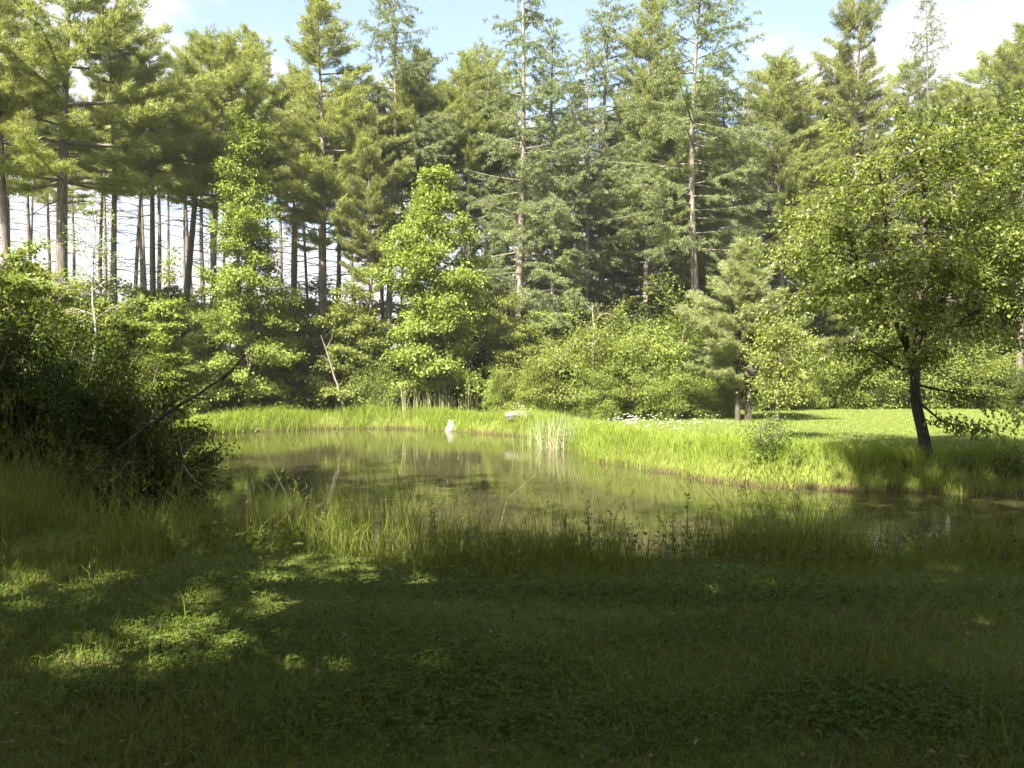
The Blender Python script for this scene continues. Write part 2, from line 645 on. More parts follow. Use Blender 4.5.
# ------------------------------------------------------------------ plants: generators
def pine(seed, H=18, cb=0.45, Lmax=3.2, r0=0.19, dens=1.0, dead=1.0, mat_n='pine', bark='bark', needle=(0.14, 0.24), nw=0.026, whorl=0.44, gap=0.105, young=False, stems=None):
    global rng
    rng = np.random.default_rng(seed)
    tb, cb_ = MB(), MB()
    n = 16
    tt = np.linspace(0, 1, n)
    wx, wy = rng.normal(size=2) * 0.12
    ph = rng.uniform(0, 6.28, 2)
    path = np.stack([wx * np.sin(tt * 3 + ph[0]) - wx * np.sin(ph[0]) + 0.05 * np.sin(tt * 11 + ph[1]), wy * np.sin(tt * 2.5 + ph[1]) - wy * np.sin(ph[1]), tt * H], 1)
    rad = r0 * (1 - tt) ** 0.75 + 0.012
    rad[0] *= 1.25
    tube(tb, path, rad, 8)

    def at(z):
        return np.array([np.interp(z, path[:, 2], path[:, k]) for k in range(2)] + [z])
    zb = cb * H
    # dead snags on the bare bole
    if dead:
        for _ in range(int(26 * dead)):
            z = rng.uniform(0.12, cb + 0.12) * H
            a = rng.uniform(0, 6.28)
            L = rng.uniform(0.4, 1.9)
            s = np.linspace(0, 1, 5)
            el = rng.uniform(-0.25, 0.35)
            pts = at(z)[None, :] + np.stack([np.cos(a) * L * s, np.sin(a) * L * s, L * (el * s - 0.25 * s * s) + rng.normal(size=5) * 0.03 * s], 1)
            tube(tb, pts, 0.022 * (1 - s) + 0.006, 4)
            for _k in range(2):
                q = pts[rng.integers(2, 4)]
                a2 = a + rng.choice([-1, 1]) * rng.uniform(0.4, 0.9)
                l2 = L * rng.uniform(0.2, 0.45)
                tube(tb, [q, q + np.array([np.cos(a2) * l2 * .5, np.sin(a2) * l2 * .5, 0]), q + np.array([np.cos(a2) * l2, np.sin(a2) * l2, -0.1 * l2])], [0.009, 0.007, 0.004], 3)
    tp, ta = [], []
    z = zb
    lop = rng.uniform(0, 6.28)
    while z < H - 0.15:
        t_ = (z - zb) / (H - zb)
        prof = (0.62 + 0.38 * min(1, t_ / 0.22)) * max(0.04, (1 - t_)) ** (0.85 if young else 0.52)
        nb_ = rng.integers(3, 6)
        a0 = rng.uniform(0, 6.28)
        for k in range(nb_):
            if rng.random() < 0.12:
                continue
            a = a0 + 6.283 * k / nb_ + rng.normal() * 0.25
            L = Lmax * prof * rng.uniform(0.45, 1.2) * (1 + 0.22 * math.cos(a - lop))
            L = max(L, 0.25)
            el = 0.02 + 0.55 * t_ + rng.normal() * 0.09
            if young:
                el += 0.18
            s = np.linspace(0, 1, 7)
            hx = L * s * math.cos(min(el, 1.1))
            hz_ = L * (math.sin(el) * s - 0.10 * s + 0.20 * s ** 2.2)
            bend = rng.normal() * 0.2
            pts = at(z)[None, :] + np.stack([np.cos(a + bend * s) * hx, np.sin(a + bend * s) * hx, hz_], 1)
            tube(tb, pts, (0.010 + 0.011 * L) * (1 - s) + 0.006, 4)
            ntw = max(5, int(L * 7.5 * dens))
            for q in range(ntw):
                u = 0.25 + 0.75 * (q + rng.random()) / ntw if L > 1 else 0.1 + 0.9 * (q + rng.random()) / ntw
                p0 = np.array([np.interp(u, s, pts[:, c_]) for c_ in range(3)])
                side = 1 if q % 2 else -1
                ta_ = a + side * rng.uniform(0.45, 1.0)
                tl = (0.16 + 0.30 * L * (1.08 - u)) * rng.uniform(0.7, 1.2)
                d = np.array([math.cos(ta_), math.sin(ta_), 0.12 + 0.25 * t_ + rng.normal() * 0.1])
                m_ = max(2, int(tl / gap))
                us = (np.arange(m_) + rng.random(m_)) / m_
                tp.append(p0[None] + d[None] * (us * tl)[:, None] + rng.normal(size=(m_, 3)) * 0.03)
                ta.append(np.repeat((d * 0.8 + np.array([0, 0, 0.45]) + np.array([math.cos(a), math.sin(a), 0]) * 0.35)[None], m_, 0))
        z += whorl * rng.uniform(0.7, 1.3) * (1.0 - 0.35 * t_)
    tp = np.concatenate(tp)
    ta = unit(np.concatenate(ta))
    k = 19
    P = np.repeat(tp, k, 0)
    A = np.repeat(ta, k, 0) + rng.normal(size=(len(tp) * k, 3)) * 0.6
    needles(cb_, P + rng.normal(size=P.shape) * (0.03 if young else 0.05), A, rng.uniform(needle[0], needle[1], len(P)), np.full(len(P), nw))
    return [('trunk', tb.mesh('pine_trunk', M[bark], True)), ('crown', cb_.mesh('pine_crown', M[mat_n]))]


def larch(seed, H=18, cb=0.18, Lmax=2.6, r0=0.16, dens=1.0, bark='bark', mat_n='larch'):
    """feathery, drooping sprays on thin limbs all the way down"""
    global rng
    rng = np.random.default_rng(seed)
    tb, cm_ = MB(), MB()
    n = 16
    tt = np.linspace(0, 1, n)
    wx = rng.normal() * 0.3
    path = np.stack([wx * np.sin(tt * 3), 0.15 * np.sin(tt * 4 + seed), tt * H], 1)
    tube(tb, path, r0 * (1 - tt) ** 0.8 + 0.012, 7)

    def at(z):
        return np.array([np.interp(z, path[:, 2], path[:, k]) for k in range(2)] + [z])
    z = cb * H
    zb = z
    tp, ta = [], []
    while z < H - 0.1:
        t_ = (z - zb) / (H - zb)
        for k in range(rng.integers(2, 4)):
            a = rng.uniform(0, 6.28)
            L = Lmax * (0.7 + 0.3 * min(1, t_ / 0.25)) * (1 - t_) ** 0.62 * rng.uniform(0.5, 1.15) + 0.2
            el = -0.12 + 0.5 * t_ + rng.normal() * 0.12
            s = np.linspace(0, 1, 7)
            bend = rng.normal() * 0.3
            pts = at(z)[None] + np.stack([np.cos(a + bend * s) * L * s, np.sin(a + bend * s) * L * s, L * (el * s + 0.16 * s ** 2 * rng.uniform(-.6, 1.2))], 1)
            tube(tb, pts, (0.008 + 0.008 * L) * (1 - s) + 0.004, 4)
            ntw = max(4, int(L * 7 * dens))
            for q in range(ntw):
                u = 0.15 + 0.85 * (q + rng.random()) / ntw
                p0 = np.array([np.interp(u, s, pts[:, c_]) for c_ in range(3)])
                ta_ = a + rng.choice([-1, 1]) * rng.uniform(0.5, 1.2)
                tl = (0.15 + 0.28 * L * (1.1 - u)) * rng.uniform(0.6, 1.3)
                d = np.array([math.cos(ta_), math.sin(ta_), -0.35 + rng.normal() * 0.25])
                m_ = max(2, int(tl / 0.07))
                us = (np.arange(m_) + rng.random(m_)) / m_
                tp.append(p0[None] + d[None] * (us * tl)[:, None] + np.array([0, 0, -0.1]) * (us ** 2)[:, None] * tl)
                ta.append(np.repeat(d[None], m_, 0))
        z += 0.25 * rng.uniform(0.6, 1.4)
    tp = np.concatenate(tp)
    ta = np.concatenate(ta)
    k = 12
    P = np.repeat(tp, k, 0) + rng.normal(size=(len(tp) * k, 3)) * 0.03
    A = np.repeat(ta, k, 0) * 0.3 + rng.normal(size=P.shape) * 0.6
    needles(cm_, P, A, rng.uniform(0.06, 0.12, len(P)), np.full(len(P), 0.026))
    return [('trunk', tb.mesh('larch_trunk', M[bark], True)), ('crown', cm_.mesh('larch_crown', M[mat_n]))]


def broad(seed, stems, H, env, nleaf=15000, leaf=(0.09, 0.13), lw=0.6, limb0=0.15, nlimb=40, flat=0.5, spread=0.16, el=(0.1, 0.9), bark='stemb', mat_n='broad', droop=0.3, sub=6, hang=0.0, tier=False, min_l=0.25, irr=0.38):
    """stems: list of (points, base radius). env(z/H): crown radius there. Leaves sit on sub-branches."""
    global rng
    rng = np.random.default_rng(seed)
    tb, lb = MB(), MB()
    sprays, dirs = [], []
    lob = rng.uniform(0, 6.28, 4)
    for pts, r0 in stems:
        pts = np.array(pts, float)
        s0 = np.linspace(0, 1, len(pts))
        s = np.linspace(0, 1, 14)
        p = np.stack([np.interp(s, s0, pts[:, k]) for k in range(3)], 1)
        p[1:-1] = (p[:-2] + p[1:-1] * 2 + p[2:]) / 4
        p[1:, :2] += rng.normal(size=(13, 2)) * 0.02
        tube(tb, p, r0 * (1 - s) ** 0.7 + 0.008, 8)
        nl = max(3, int(nlimb / len(stems)))
        ga = rng.uniform(0, 6.28)
        for q in range(nl):
            u = limb0 + (0.98 - limb0) * (q + rng.random()) / nl
            if tier:
                u = limb0 + (0.98 - limb0) * (math.floor(q / 3) * 3 + rng.random() * 1.8) / nl
            b0 = np.array([np.interp(u, s, p[:, k]) for k in range(3)])
            rel = b0[2] / H
            a = ga + q * 2.4 + rng.normal() * 0.3
            out = np.array([math.cos(a), math.sin(a)])
            L = max(min_l, env(rel) * rng.uniform(0.6, 1.15) * (1 + irr * (math.sin(2 * a + 9 * rel + lob[0]) * .6 + math.sin(3 * a - 14 * rel + lob[1]) * .6)) - 0.6 * float(b0[:2] @ out))
            e = el[0] + (el[1] - el[0]) * rel + rng.normal() * 0.2
            ss = np.linspace(0, 1, 6)
            bend = rng.normal() * 0.25
            lp = b0[None] + np.stack([np.cos(a + bend * ss) * L * ss, np.sin(a + bend * ss) * L * ss, L * (math.tan(e) * ss - droop * ss ** 2)], 1)
            tube(tb, lp, (0.006 + 0.30 * r0 * (1 - u) ** 0.5 * min(1, L)) * (1 - ss) + 0.004, 5)
            for j in range(sub):
                v = 0.25 + 0.75 * (j + rng.random()) / sub
                c0 = np.array([np.interp(v, ss, lp[:, k]) for k in range(3)])
                a2 = a + (1 if j % 2 else -1) * rng.uniform(0.3, 1.1)
                l2 = L * (0.50 - 0.28 * v) * rng.uniform(0.7, 1.3) + 0.12
                d2 = np.array([math.cos(a2), math.sin(a2), math.tan(e) * 0.4 + rng.normal() * 0.2 - hang])
                q2 = c0[None] + d2[None] * (l2 * np.array([0, .5, 1.0]))[:, None] - np.array([0, 0, 1])[None] * (droop * .5 * l2 * np.array([0, .25, 1]))[:, None]
                tube(tb, q2, [0.006, 0.005, 0.003], 3)
                m_ = max(3, int(l2 / 0.09))
                w_ = rng.random(m_) ** 0.7
                sprays.append(np.stack([np.interp(w_, [0, .5, 1], q2[:, k]) for k in range(3)], 1))
                dirs.append(np.repeat(d2[None], m_, 0))
    S = np.concatenate(sprays)
    D = np.concatenate(dirs)
    idx = rng.integers(0, len(S), nleaf)
    off = rng.normal(size=(nleaf, 3)) * spread * np.array([1, 1, flat])
    P = S[idx] + off
    A = unit(D[idx]) * 0.7 + rng.normal(size=(nleaf, 3)) * 0.6 - np.array([0, 0, droop + 0.1])
    Nn = np.array([0, 0, 1.0]) + rng.normal(size=(nleaf, 3)) * 0.5
    L = rng.uniform(leaf[0], leaf[1], nleaf)
    P[:, 2] = np.maximum(P[:, 2], 0.03)
    leaves(lb, P, A, Nn, L, L * lw)
    return [('trunk', tb.mesh('broad_trunk', M[bark], True)), ('crown', lb.mesh('broad_crown', M[mat_n]))]


def stem(h, lean=(0, 0), base=(0, 0), k=6, wig=0.05):
    t_ = np.linspace(0, 1, k)
    r_ = np.random.default_rng(int(h * 1000) + int(base[0] * 77))
    return [(base[0] + lean[0] * a ** 1.3 + r_.normal() * wig * (a > 0), base[1] + lean[1] * a ** 1.3 + r_.normal() * wig * (a > 0), h * a) for a in t_]


def shrub(seed, H, Rr, n=6, nleaf=9000, leaf=(0.07, 0.11), mat_n='shrub', dens_limb=60, bark='stemb', flat=0.95, lw=0.6):
    r_ = np.random.default_rng(seed)
    st = []
    for k in range(n):
        a = 6.283 * k / n + r_.normal() * 0.3
        hh = H * r_.uniform(0.55, 1.12)
        rr = Rr * r_.uniform(0.3, 0.75)
        st.append((stem(hh, (math.cos(a) * rr, math.sin(a) * rr), (math.cos(a) * 0.08, math.sin(a) * 0.08)), 0.022))
    e = lambda t_: Rr * 0.62 * (0.75 + 0.25 * math.sin(t_ * 3.1)) * (1.05 - 0.55 * t_)
    ps = broad(seed, st, H, e, nleaf=nleaf, leaf=leaf, nlimb=dens_limb, limb0=0.08, el=(0.35, 1.0), droop=0.45, sub=5, spread=0.15, flat=flat, mat_n=mat_n, bark=bark, lw=lw, irr=0.6)
    return [('stems', ps[0][1]), ('foliage', ps[1][1])]


# ------------------------------------------------------------------ forest
PV = {
    'broadpine': pine(11, H=15, cb=0.50, Lmax=4.6, r0=0.20, dens=1.0, dead=1.0, whorl=0.60),
    'pine_a': pine(12, H=18, cb=0.60, Lmax=3.4, r0=0.18),
    'pine_b': pine(13, H=18, cb=0.56, Lmax=3.7, r0=0.19),
    'pine_c': pine(14, H=18, cb=0.58, Lmax=3.2, r0=0.17, dead=1.3),
    'pine_d': pine(15, H=18, cb=0.40, Lmax=3.2, r0=0.15, bark='paleb', dead=1.3),
    'thin': pine(16, H=18, cb=0.70, Lmax=2.6, r0=0.15, dead=1.6, dens=0.9),
    'thin2': pine(17, H=18, cb=0.75, Lmax=2.4, r0=0.13, dead=1.4, dens=0.9),
    'lowpine': pine(18, H=18, cb=0.14, Lmax=3.0, r0=0.16, dead=0, dens=0.9),
    'larch_a': larch(21, H=18, cb=0.24, Lmax=3.1, dens=0.85, bark='paleb'),
    'larch_b': larch(22, H=18, cb=0.34, Lmax=3.3, dens=0.85, bark='paleb'),
    'larch_c': larch(23, H=18, cb=0.20, Lmax=2.7, r0=0.13, dens=0.85),
    'larch_d': larch(24, H=18, cb=0.36, Lmax=3.8, r0=0.15, dens=0.8, bark='paleb'),
}
HV = {'broadpine': 15}


def conifer(kind, px, Y, top, label, group=None, width=1.0, rz=None):
    H = Z(top, Y)
    s = H / HV.get(kind, 18)
    x = X(px, Y)
    nm = 'larch_tree' if kind.startswith('larch') else 'pine_tree'
    wd = s * width
    o = plant(nm, PV[kind], (x, Y, hz_at(x, Y) - 0.05), random.uniform(0, 6.28) if rz is None else rz, (wd * random.uniform(.88, 1.15), wd * random.uniform(.88, 1.15), s), label, 'tree', group)
    o.rotation_euler = (R(random.gauss(0, 1.3)), R(random.gauss(0, 1.3)), o.rotation_euler[2])
    return o


GP = 'conifers of the forest edge behind the pond'
front = [
    ('broadpine', 62, 31, -60, 'big grey-barked pine at the left edge with long flat tiers of needles', 1.0),
    ('pine_b', 8, 30, -40, 'tall pine cut by the left frame edge beside the big grey-barked pine', 1.0),
    ('pine_a', 117, 33, 10, 'pine standing just right of the big grey-barked pine', 1.0),
    ('pine_a', 157, 36, 40, 'second pine right of the big grey-barked pine, with a straight dark trunk', 0.9),
    ('pine_b', 182, 37, 28, 'broad feathery-topped pine left of the slim leafy tree', 1.05),
    ('pine_c', 208, 35, 35, 'pine with bare dark trunk rising close behind the slim leafy tree', 1.1),
    ('pine_a', 252, 38, 30, 'pine whose feathery crown tops out over the slim leafy tree', 1.0),
    ('pine_d', 322, 34, -3, 'pointed pine with pale trunk and spreading limbs, between the two leafy trees', 1.15),
    ('pine_c', 292, 38, 65, 'short-topped pine left of the pointed pale-trunked pine', 1.0),
    ('larch_b', 382, 36, -40, 'grey-green larch rising above the pale-trunked pine, left of the bright maple', 0.95),
    ('pine_d', 372, 33, 105, 'shorter light green pine in front of the grey-green larch', 0.75),
    ('pine_a', 410, 39, 48, 'pine filling the gap between the grey-green larch and the maple leader', 0.9),
    ('pine_b', 455, 38, 45, 'round-topped pine directly behind the bright maple', 1.0),
    ('pine_c', 488, 40, 95, 'lower pine in the sky gap right of the bright maple', 0.9),
    ('larch_a', 515, 34, -50, 'tall feathery larch beside the sky gap right of the bright maple', 1.0),
    ('larch_c', 548, 33, 20, 'dense grey-green larch left of the dead snag', 1.15),
    ('larch_a', 585, 36, 25, 'larch with drooping sprays above the dead snag', 1.0),
    ('pine_d', 643, 36, -5, 'pale bare-trunked pine behind the middle of the bright thicket', 0.8),
    ('larch_d', 608, 38, -12, 'wispy open-topped larch left of the pale bare-trunked pine', 1.0),
    ('larch_d', 702, 34, -50, 'tall larch with a forked pale limb behind the double-stemmed young pine', 1.15),
    ('larch_b', 668, 37, 35, 'larch squeezed between the pale bare-trunked pine and the forked-limb larch', 1.0),
    ('larch_c', 735, 36, 70, 'low spreading larch above the double-stemmed young pine', 1.3),
    ('pine_b', 775, 37, 48, 'yellow-green pine right of the double-stemmed young pine', 1.0),
    ('pine_c', 812, 40, 85, 'pine in the cloud gap over the left side of the waterside tree', 1.0),
    ('pine_d', 855, 36, -25, 'ragged tall pine poking above the left of the waterside tree', 0.85),
    ('larch_c', 926, 38, -10, 'thin spiky larch top right above the waterside tree', 0.8),
    ('pine_a', 905, 40, 62, 'pine behind the waterside tree, left of the spiky larch top', 1.0),
    ('pine_b', 968, 38, 55, 'bushy pine behind the waterside tree, right of the spiky larch top', 1.0),
    ('pine_a', 1020, 34, 22, 'dark green pine at the right frame edge behind the waterside tree', 1.0),
    ('pine_b', 1075, 34, 0, 'pine just beyond the right frame edge, its limbs reaching in', 1.0),
]
for k, px, Y, top, lab, wd in front:
    Y = Y + (8 if px > 765 else 4 if px > 230 else 0)
    conifer(k, px, Y, top, lab, GP, wd)
# back rows: slender boles one cannot tell apart
random.seed(5)
for px in range(-40, 500, 11):
    conifer(random.choice(['thin', 'thin2', 'thin']), px + random.uniform(-7, 7), random.uniform(40, 60), random.uniform(60, 130),
            'slender bare-boled pine in the back rows with bright sky between the trunks', 'slender pines of the back rows, left half', 0.95)
for px in range(500, 1090, 22):
    conifer(random.choice(['lowpine', 'larch_a', 'larch_d', 'pine_d', 'larch_b']), px + random.uniform(-9, 9), random.uniform(41, 52), random.uniform(60, 130),
            'shaded conifer in the crowded back rows of the right half', 'shaded conifers of the back rows, right half', 1.1)

# ------------------------------------------------------------------ leafy trees at the forest edge
# slim tree (left)
Hs = Z(120, 33)
slim = broad(31, [(stem(Hs, (0.2, 0.1)), 0.10)], Hs, lambda t_: 2.1 * (0.45 + 0.55 * math.sin(min(1, t_ * 1.6) * 2.2)) * (1.03 - t_) ** 0.7, nleaf=42000, leaf=(0.09, 0.15), lw=0.62, nlimb=120, limb0=0.08, flat=0.7, spread=0.15, mat_n='maple', tier=False, sub=6, el=(0.05, 0.9))
x = X(247, 33)
plant('leafy_tree', slim, (x, 33, hz_at(x, 33)), 0.4, 1.0, 'slim leafy tree with a pointed crown on the far left shore', 'tree')
# bright maple
Hm = Z(168, 34)


def menv(t_):
    return 1.95 * (1.0 if t_ < 0.55 else max(0.10, 1 - (t_ - 0.55) / 0.30 * 0.85)) * (0.75 + 0.25 * min(1, t_ / 0.25))


maple = broad(32, [(stem(Hm, (-0.15, 0.1)), 0.11)], Hm, menv, nleaf=52000, leaf=(0.075, 0.165), lw=0.75, nlimb=76, limb0=0.10, flat=0.6, spread=0.22, mat_n='maple', tier=False, sub=7, el=(0.05, 0.75), droop=0.22)
x = X(437, 34)
plant('maple_tree', maple, (x, 34, hz_at(x, 34)), 0.0, 1.0, 'bright green maple with tiered leaves behind the middle of the far shore', 'tree')

# generic leafy saplings/shrubs for the understory
BV = {
    'sap_a': broad(41, [(stem(5, (0.3, 0.1)), 0.05), (stem(4, (-0.6, 0.2), (0.1, 0)), 0.04)], 5, lambda t_: 1.5 * (1.05 - t_ * 0.75), nleaf=15000, leaf=(0.10, 0.16), nlimb=44, limb0=0.12, flat=0.45, spread=0.15, mat_n='broad'),
    'sap_b': broad(42, [(stem(5, (0.1, 0.3)), 0.05)], 5, lambda t_: 1.25 * (1.05 - t_ * 0.85), nleaf=12000, leaf=(0.10, 0.16), nlimb=36, limb0=0.10, flat=0.35, spread=0.15, mat_n='maple'),
    'sap_c': broad(43, [(stem(5, (0.5, 0.0)), 0.05), (stem(4.6, (-0.4, 0.3), (0.15, 0)), 0.04), (stem(4, (0, -0.6), (0, .1)), 0.035)], 5, lambda t_: 1.3 * (1.05 - t_ * 0.7), nleaf=16000, leaf=(0.08, 0.13), nlimb=50, limb0=0.10, flat=0.5, spread=0.15, mat_n='broad'),
    'shr_a': shrub(51, 2.6, 1.7, n=9, nleaf=24000, leaf=(0.07,0.115), dens_limb=90),
    'shr_b': shrub(52, 2.6, 1.9, n=10, nleaf=26000, leaf=(0.07,0.115), dens_limb=100),
    'shr_c': shrub(53, 2.6, 1.5, n=8, nleaf=22000, leaf=(0.07,0.115), dens_limb=80),
    'dark_a': shrub(54, 2.6, 1.6, n=8, nleaf=12000, leaf=(0.07, 0.115), mat_n='shrub_shade_tint'),
    'dark_b': shrub(55, 2.6, 1.8, n=9, nleaf=12000, leaf=(0.07, 0.12), mat_n='shrub_shade_tint'),
}
BH = {'sap_a': 5, 'sap_b': 5, 'sap_c': 5}


def bushy(kind, px, Y, top, label, cat='shrub', group=None, width=1.0, name=None, zoff=0.0):
    x = X(px, Y)
    z0 = hz_at(x, Y) - 0.03 + zoff
    H = Z(top, Y) - z0
    s = H / BH.get(kind, 2.6)
    nm = name or ('sapling' if kind.startswith('sap') else 'shrub')
    return plant(nm, BV[kind], (x, Y, z0), random.uniform(0, 6.28), (s * width, s * width, s), label, cat, group)


US = 'saplings and brush under the forest edge'
under = [
    # left shore, medium green
    ('sap_a', 12, 21, 250, 'leafy sapling at the left frame edge above the dark brush', 'sapling', 1.0),
    ('sap_c', 55, 23, 285, 'small-leaved sapling at the foot of the big grey-barked pine', 'sapling', 1.1),
    ('sap_a', 120, 24, 302, 'rounded sapling right of the big grey-barked pine', 'sapling', 1.1),
    ('sap_b', 165, 31, 300, 'tiered sapling between the dark brush and the slim leafy tree', 'sapling', 1.1),
    ('sap_c', 205, 34.5, 305, 'small-leaved sapling touching the left of the slim leafy tree', 'sapling', 1.0),
    ('sap_a', 30, 30, 270, 'tall sapling far behind the left brush, left of the grey-barked pine', 'sapling', 1.2),
    ('sap_c', 95, 33, 282, 'sapling deep behind the left brush, right of the grey-barked pine', 'sapling', 1.3),
    ('sap_a', 150, 36, 290, 'sapling deep in the wood left of the slim leafy tree', 'sapling', 1.3),
    # far shore
    ('shr_c', 232, 33.6, 372, 'low bush at the foot of the slim leafy tree', 'shrub', 1.0),
    ('sap_a', 290, 35.5, 300, 'dark rounded sapling right of the slim leafy tree', 'sapling', 1.2),
    ('sap_c', 352, 35, 290, 'dense small-leaved sapling midway between slim tree and maple', 'sapling', 1.2),
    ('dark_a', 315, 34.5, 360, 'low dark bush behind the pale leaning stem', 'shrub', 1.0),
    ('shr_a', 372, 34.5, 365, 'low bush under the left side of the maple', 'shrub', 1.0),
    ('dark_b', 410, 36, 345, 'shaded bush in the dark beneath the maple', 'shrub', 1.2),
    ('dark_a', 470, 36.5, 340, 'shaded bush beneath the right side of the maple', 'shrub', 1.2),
    ('sap_c', 505, 35, 300, 'greyish sapling just right of the maple', 'sapling', 1.1),
    ('sap_a', 330, 39, 305, 'sapling in the second row behind the pale leaning stem', 'sapling', 1.3),
    ('sap_c', 255, 39, 300, 'sapling in the second row behind the slim leafy tree', 'sapling', 1.3),
    ('sap_a', 470, 40, 280, 'sapling in the second row behind the maple', 'sapling', 1.3),
    ('sap_c', 545, 36, 312, 'dark sapling left of the dead snag', 'sapling', 1.1),
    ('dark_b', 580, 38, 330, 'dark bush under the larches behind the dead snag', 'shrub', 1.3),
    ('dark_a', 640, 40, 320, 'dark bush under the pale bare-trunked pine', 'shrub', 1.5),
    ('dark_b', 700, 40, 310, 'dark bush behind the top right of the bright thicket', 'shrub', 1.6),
    ('sap_a', 680, 43, 270, 'shaded sapling in the wood right of the pale bare-trunked pine', 'sapling', 1.3),
    ('sap_c', 600, 44, 270, 'shaded sapling in the wood above the dead snag', 'sapling', 1.3),
]
for k, px, Y, top, lab, cat, wd in under:
    bushy(k, px, Y, top, lab, cat, US, wd)

random.seed(9)
for px in range(-60, 1100, 34):
    bushy(random.choice(['sap_a', 'sap_c', 'sap_a', 'sap_c']), px + random.uniform(-10, 10), random.uniform(46, 54), random.uniform(285, 312), 'shaded sapling deep under the conifers, seen between nearer brush',
          'sapling', 'shaded saplings deep in the wood', 1.5)

TH = 'bright shrubs of the thicket right of the reeds'
for k, px, Y, top, lab, wd in [
    ('shr_c', 505, 32.0, 383, 'lowest bush at the left end of the bright thicket by the pale boulder', 1.2),
    ('shr_a', 540, 31.5, 368, 'bush in the left part of the bright thicket, behind the reeds', 1.1),
    ('shr_b', 585, 32.0, 346, 'tall bush left of centre in the bright thicket', 1.0),
    ('shr_a', 622, 31.5, 350, 'bush at the centre of the bright thicket', 1.0),
    ('shr_b', 655, 33.0, 334, 'tallest bush of the bright thicket, below the bare-trunked pine', 1.0),
    ('shr_c', 600, 30.5, 380, 'low front bush of the bright thicket, over the white wildflowers', 1.2),
    ('shr_b', 660, 31.0, 372, 'front bush right of centre in the bright thicket', 1.1),
    ('shr_a', 698, 32.5, 352, 'bush of the bright thicket touching the double-stemmed pine', 1.0),
    ('shr_c', 715, 31.5, 378, 'low bush at the foot of the double-stemmed pine', 1.2),
]:
    bushy(k, px, Y, top, lab, 'shrub', TH, wd)

HG = 'sunny shrubs along the back of the lawn'
for k, px, Y, top, lab, wd in [
    ('shr_a', 770, 38, 362, 'leftmost sunny shrub behind the lawn, just right of the young pine', 1.1),
    ('shr_c', 805, 40, 358, 'sunny shrub behind the lawn, second right of the young pine', 1.2),
    ('shr_b', 840, 41, 364, 'sunny shrub behind the lawn, third right of the young pine', 1.2),
    ('shr_a', 880, 41, 352, 'sunny shrub behind the lawn, just left of the waterside trunk', 1.2),
    ('shr_b', 925, 42, 345, 'tall sunny shrub directly behind the waterside trunk', 1.2),
    ('shr_c', 965, 41, 350, 'sunny shrub behind the lawn, first right of the waterside trunk', 1.2),
    ('shr_a', 1000, 40, 365, 'sunny shrub behind the lawn, second right of the waterside trunk', 1.2),
    ('dark_b', 1035, 37, 372, 'shaded dark shrub at the right frame edge behind the lawn', 1.2),
    ('sap_a', 800, 44, 300, 'tall sapling behind the lawn shrubs left of the waterside tree', 1.4),
    ('sap_c', 870, 45, 290, 'tall sapling behind the lawn shrubs at the waterside trunk', 1.5),
    ('sap_a', 945, 45, 280, 'tall sapling behind the lawn shrubs right of the waterside trunk', 1.5),
    ('sap_c', 1015, 44, 280, 'tall sapling behind the lawn shrubs at the right frame edge', 1.5),
]:
    bushy(k, px, Y, top, lab, 'sapling' if k.startswith('sap') else 'shrub', HG, wd)

# dark brush on the left shore
DB = 'dark brush overhanging the left shore'
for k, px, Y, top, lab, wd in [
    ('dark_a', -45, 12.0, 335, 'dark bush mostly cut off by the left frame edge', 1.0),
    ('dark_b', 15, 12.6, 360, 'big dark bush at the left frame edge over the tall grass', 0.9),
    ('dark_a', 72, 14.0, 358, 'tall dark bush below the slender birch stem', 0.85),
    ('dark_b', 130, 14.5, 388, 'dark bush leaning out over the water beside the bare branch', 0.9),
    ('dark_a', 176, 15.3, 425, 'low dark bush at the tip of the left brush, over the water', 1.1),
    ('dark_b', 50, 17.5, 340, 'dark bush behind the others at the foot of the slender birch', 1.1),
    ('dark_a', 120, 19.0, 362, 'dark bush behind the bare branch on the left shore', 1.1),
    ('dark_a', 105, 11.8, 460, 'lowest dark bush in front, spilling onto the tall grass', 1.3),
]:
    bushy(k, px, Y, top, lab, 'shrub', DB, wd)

# slender birch
Hb = Z(215, 20)
bir = broad(61, [(stem(Hb, (0.1, 0)), 0.036)], Hb, lambda t_: 1.0 * (1.05 - t_ * .7), nleaf=1300, leaf=(0.05, 0.08), nlimb=18, limb0=0.5, mat_n='broad', bark='birchb', flat=0.6)
x = X(93, 20)
plant('birch_tree', bir, (x, 20, hz_at(x, 20)), 0, 1.0, 'slender pale birch stem standing out of the dark left brush', 'tree')

# double-stemmed young pine on the lawn
Hy = Z(238, 30)
yp = pine(71, H=Hy, cb=0.18, Lmax=2.55, r0=0.085, dens=1.9, dead=0, mat_n='young_pine', bark='darkb', whorl=0.23, gap=0.07, needle=(0.12, 0.19), nw=0.018, young=True)
x = X(746, 30)
z0 = hz_at(x, 30)
e = plant('young_pine', [], (x, 30, z0), 0.3, (1.22, 1.22, 1.0), 'double-stemmed young pine with a soft grey-green crown on the lawn', 'tree')
o1 = link('trunk', yp[0][1], e)
o1.location = (0.12, 0, 0)
o3 = link('crown', yp[1][1], e)
o3.location = (0.0, 0, 0)
mb = MB()
tube(mb, [(-0.28, 0, -0.05), (-0.26, 0.02, 0.8), (-0.22, 0.05, 2.0), (-0.16, 0.02, 3.6), (-0.1, 0, 5.0)], [0.085, 0.075, 0.06, 0.04, 0.015], 8)
link('trunk', mb.mesh('second_trunk', M['darkb'], True), e)

# waterside tree on the right
Yt = 16.2
xt = X(928, Yt)
base = hz_at(xt, Yt) - 0.05


def loc(px, py, dy=0):
    return (X(px, Yt + dy) - xt, dy, Z(py, Yt + dy) - base)


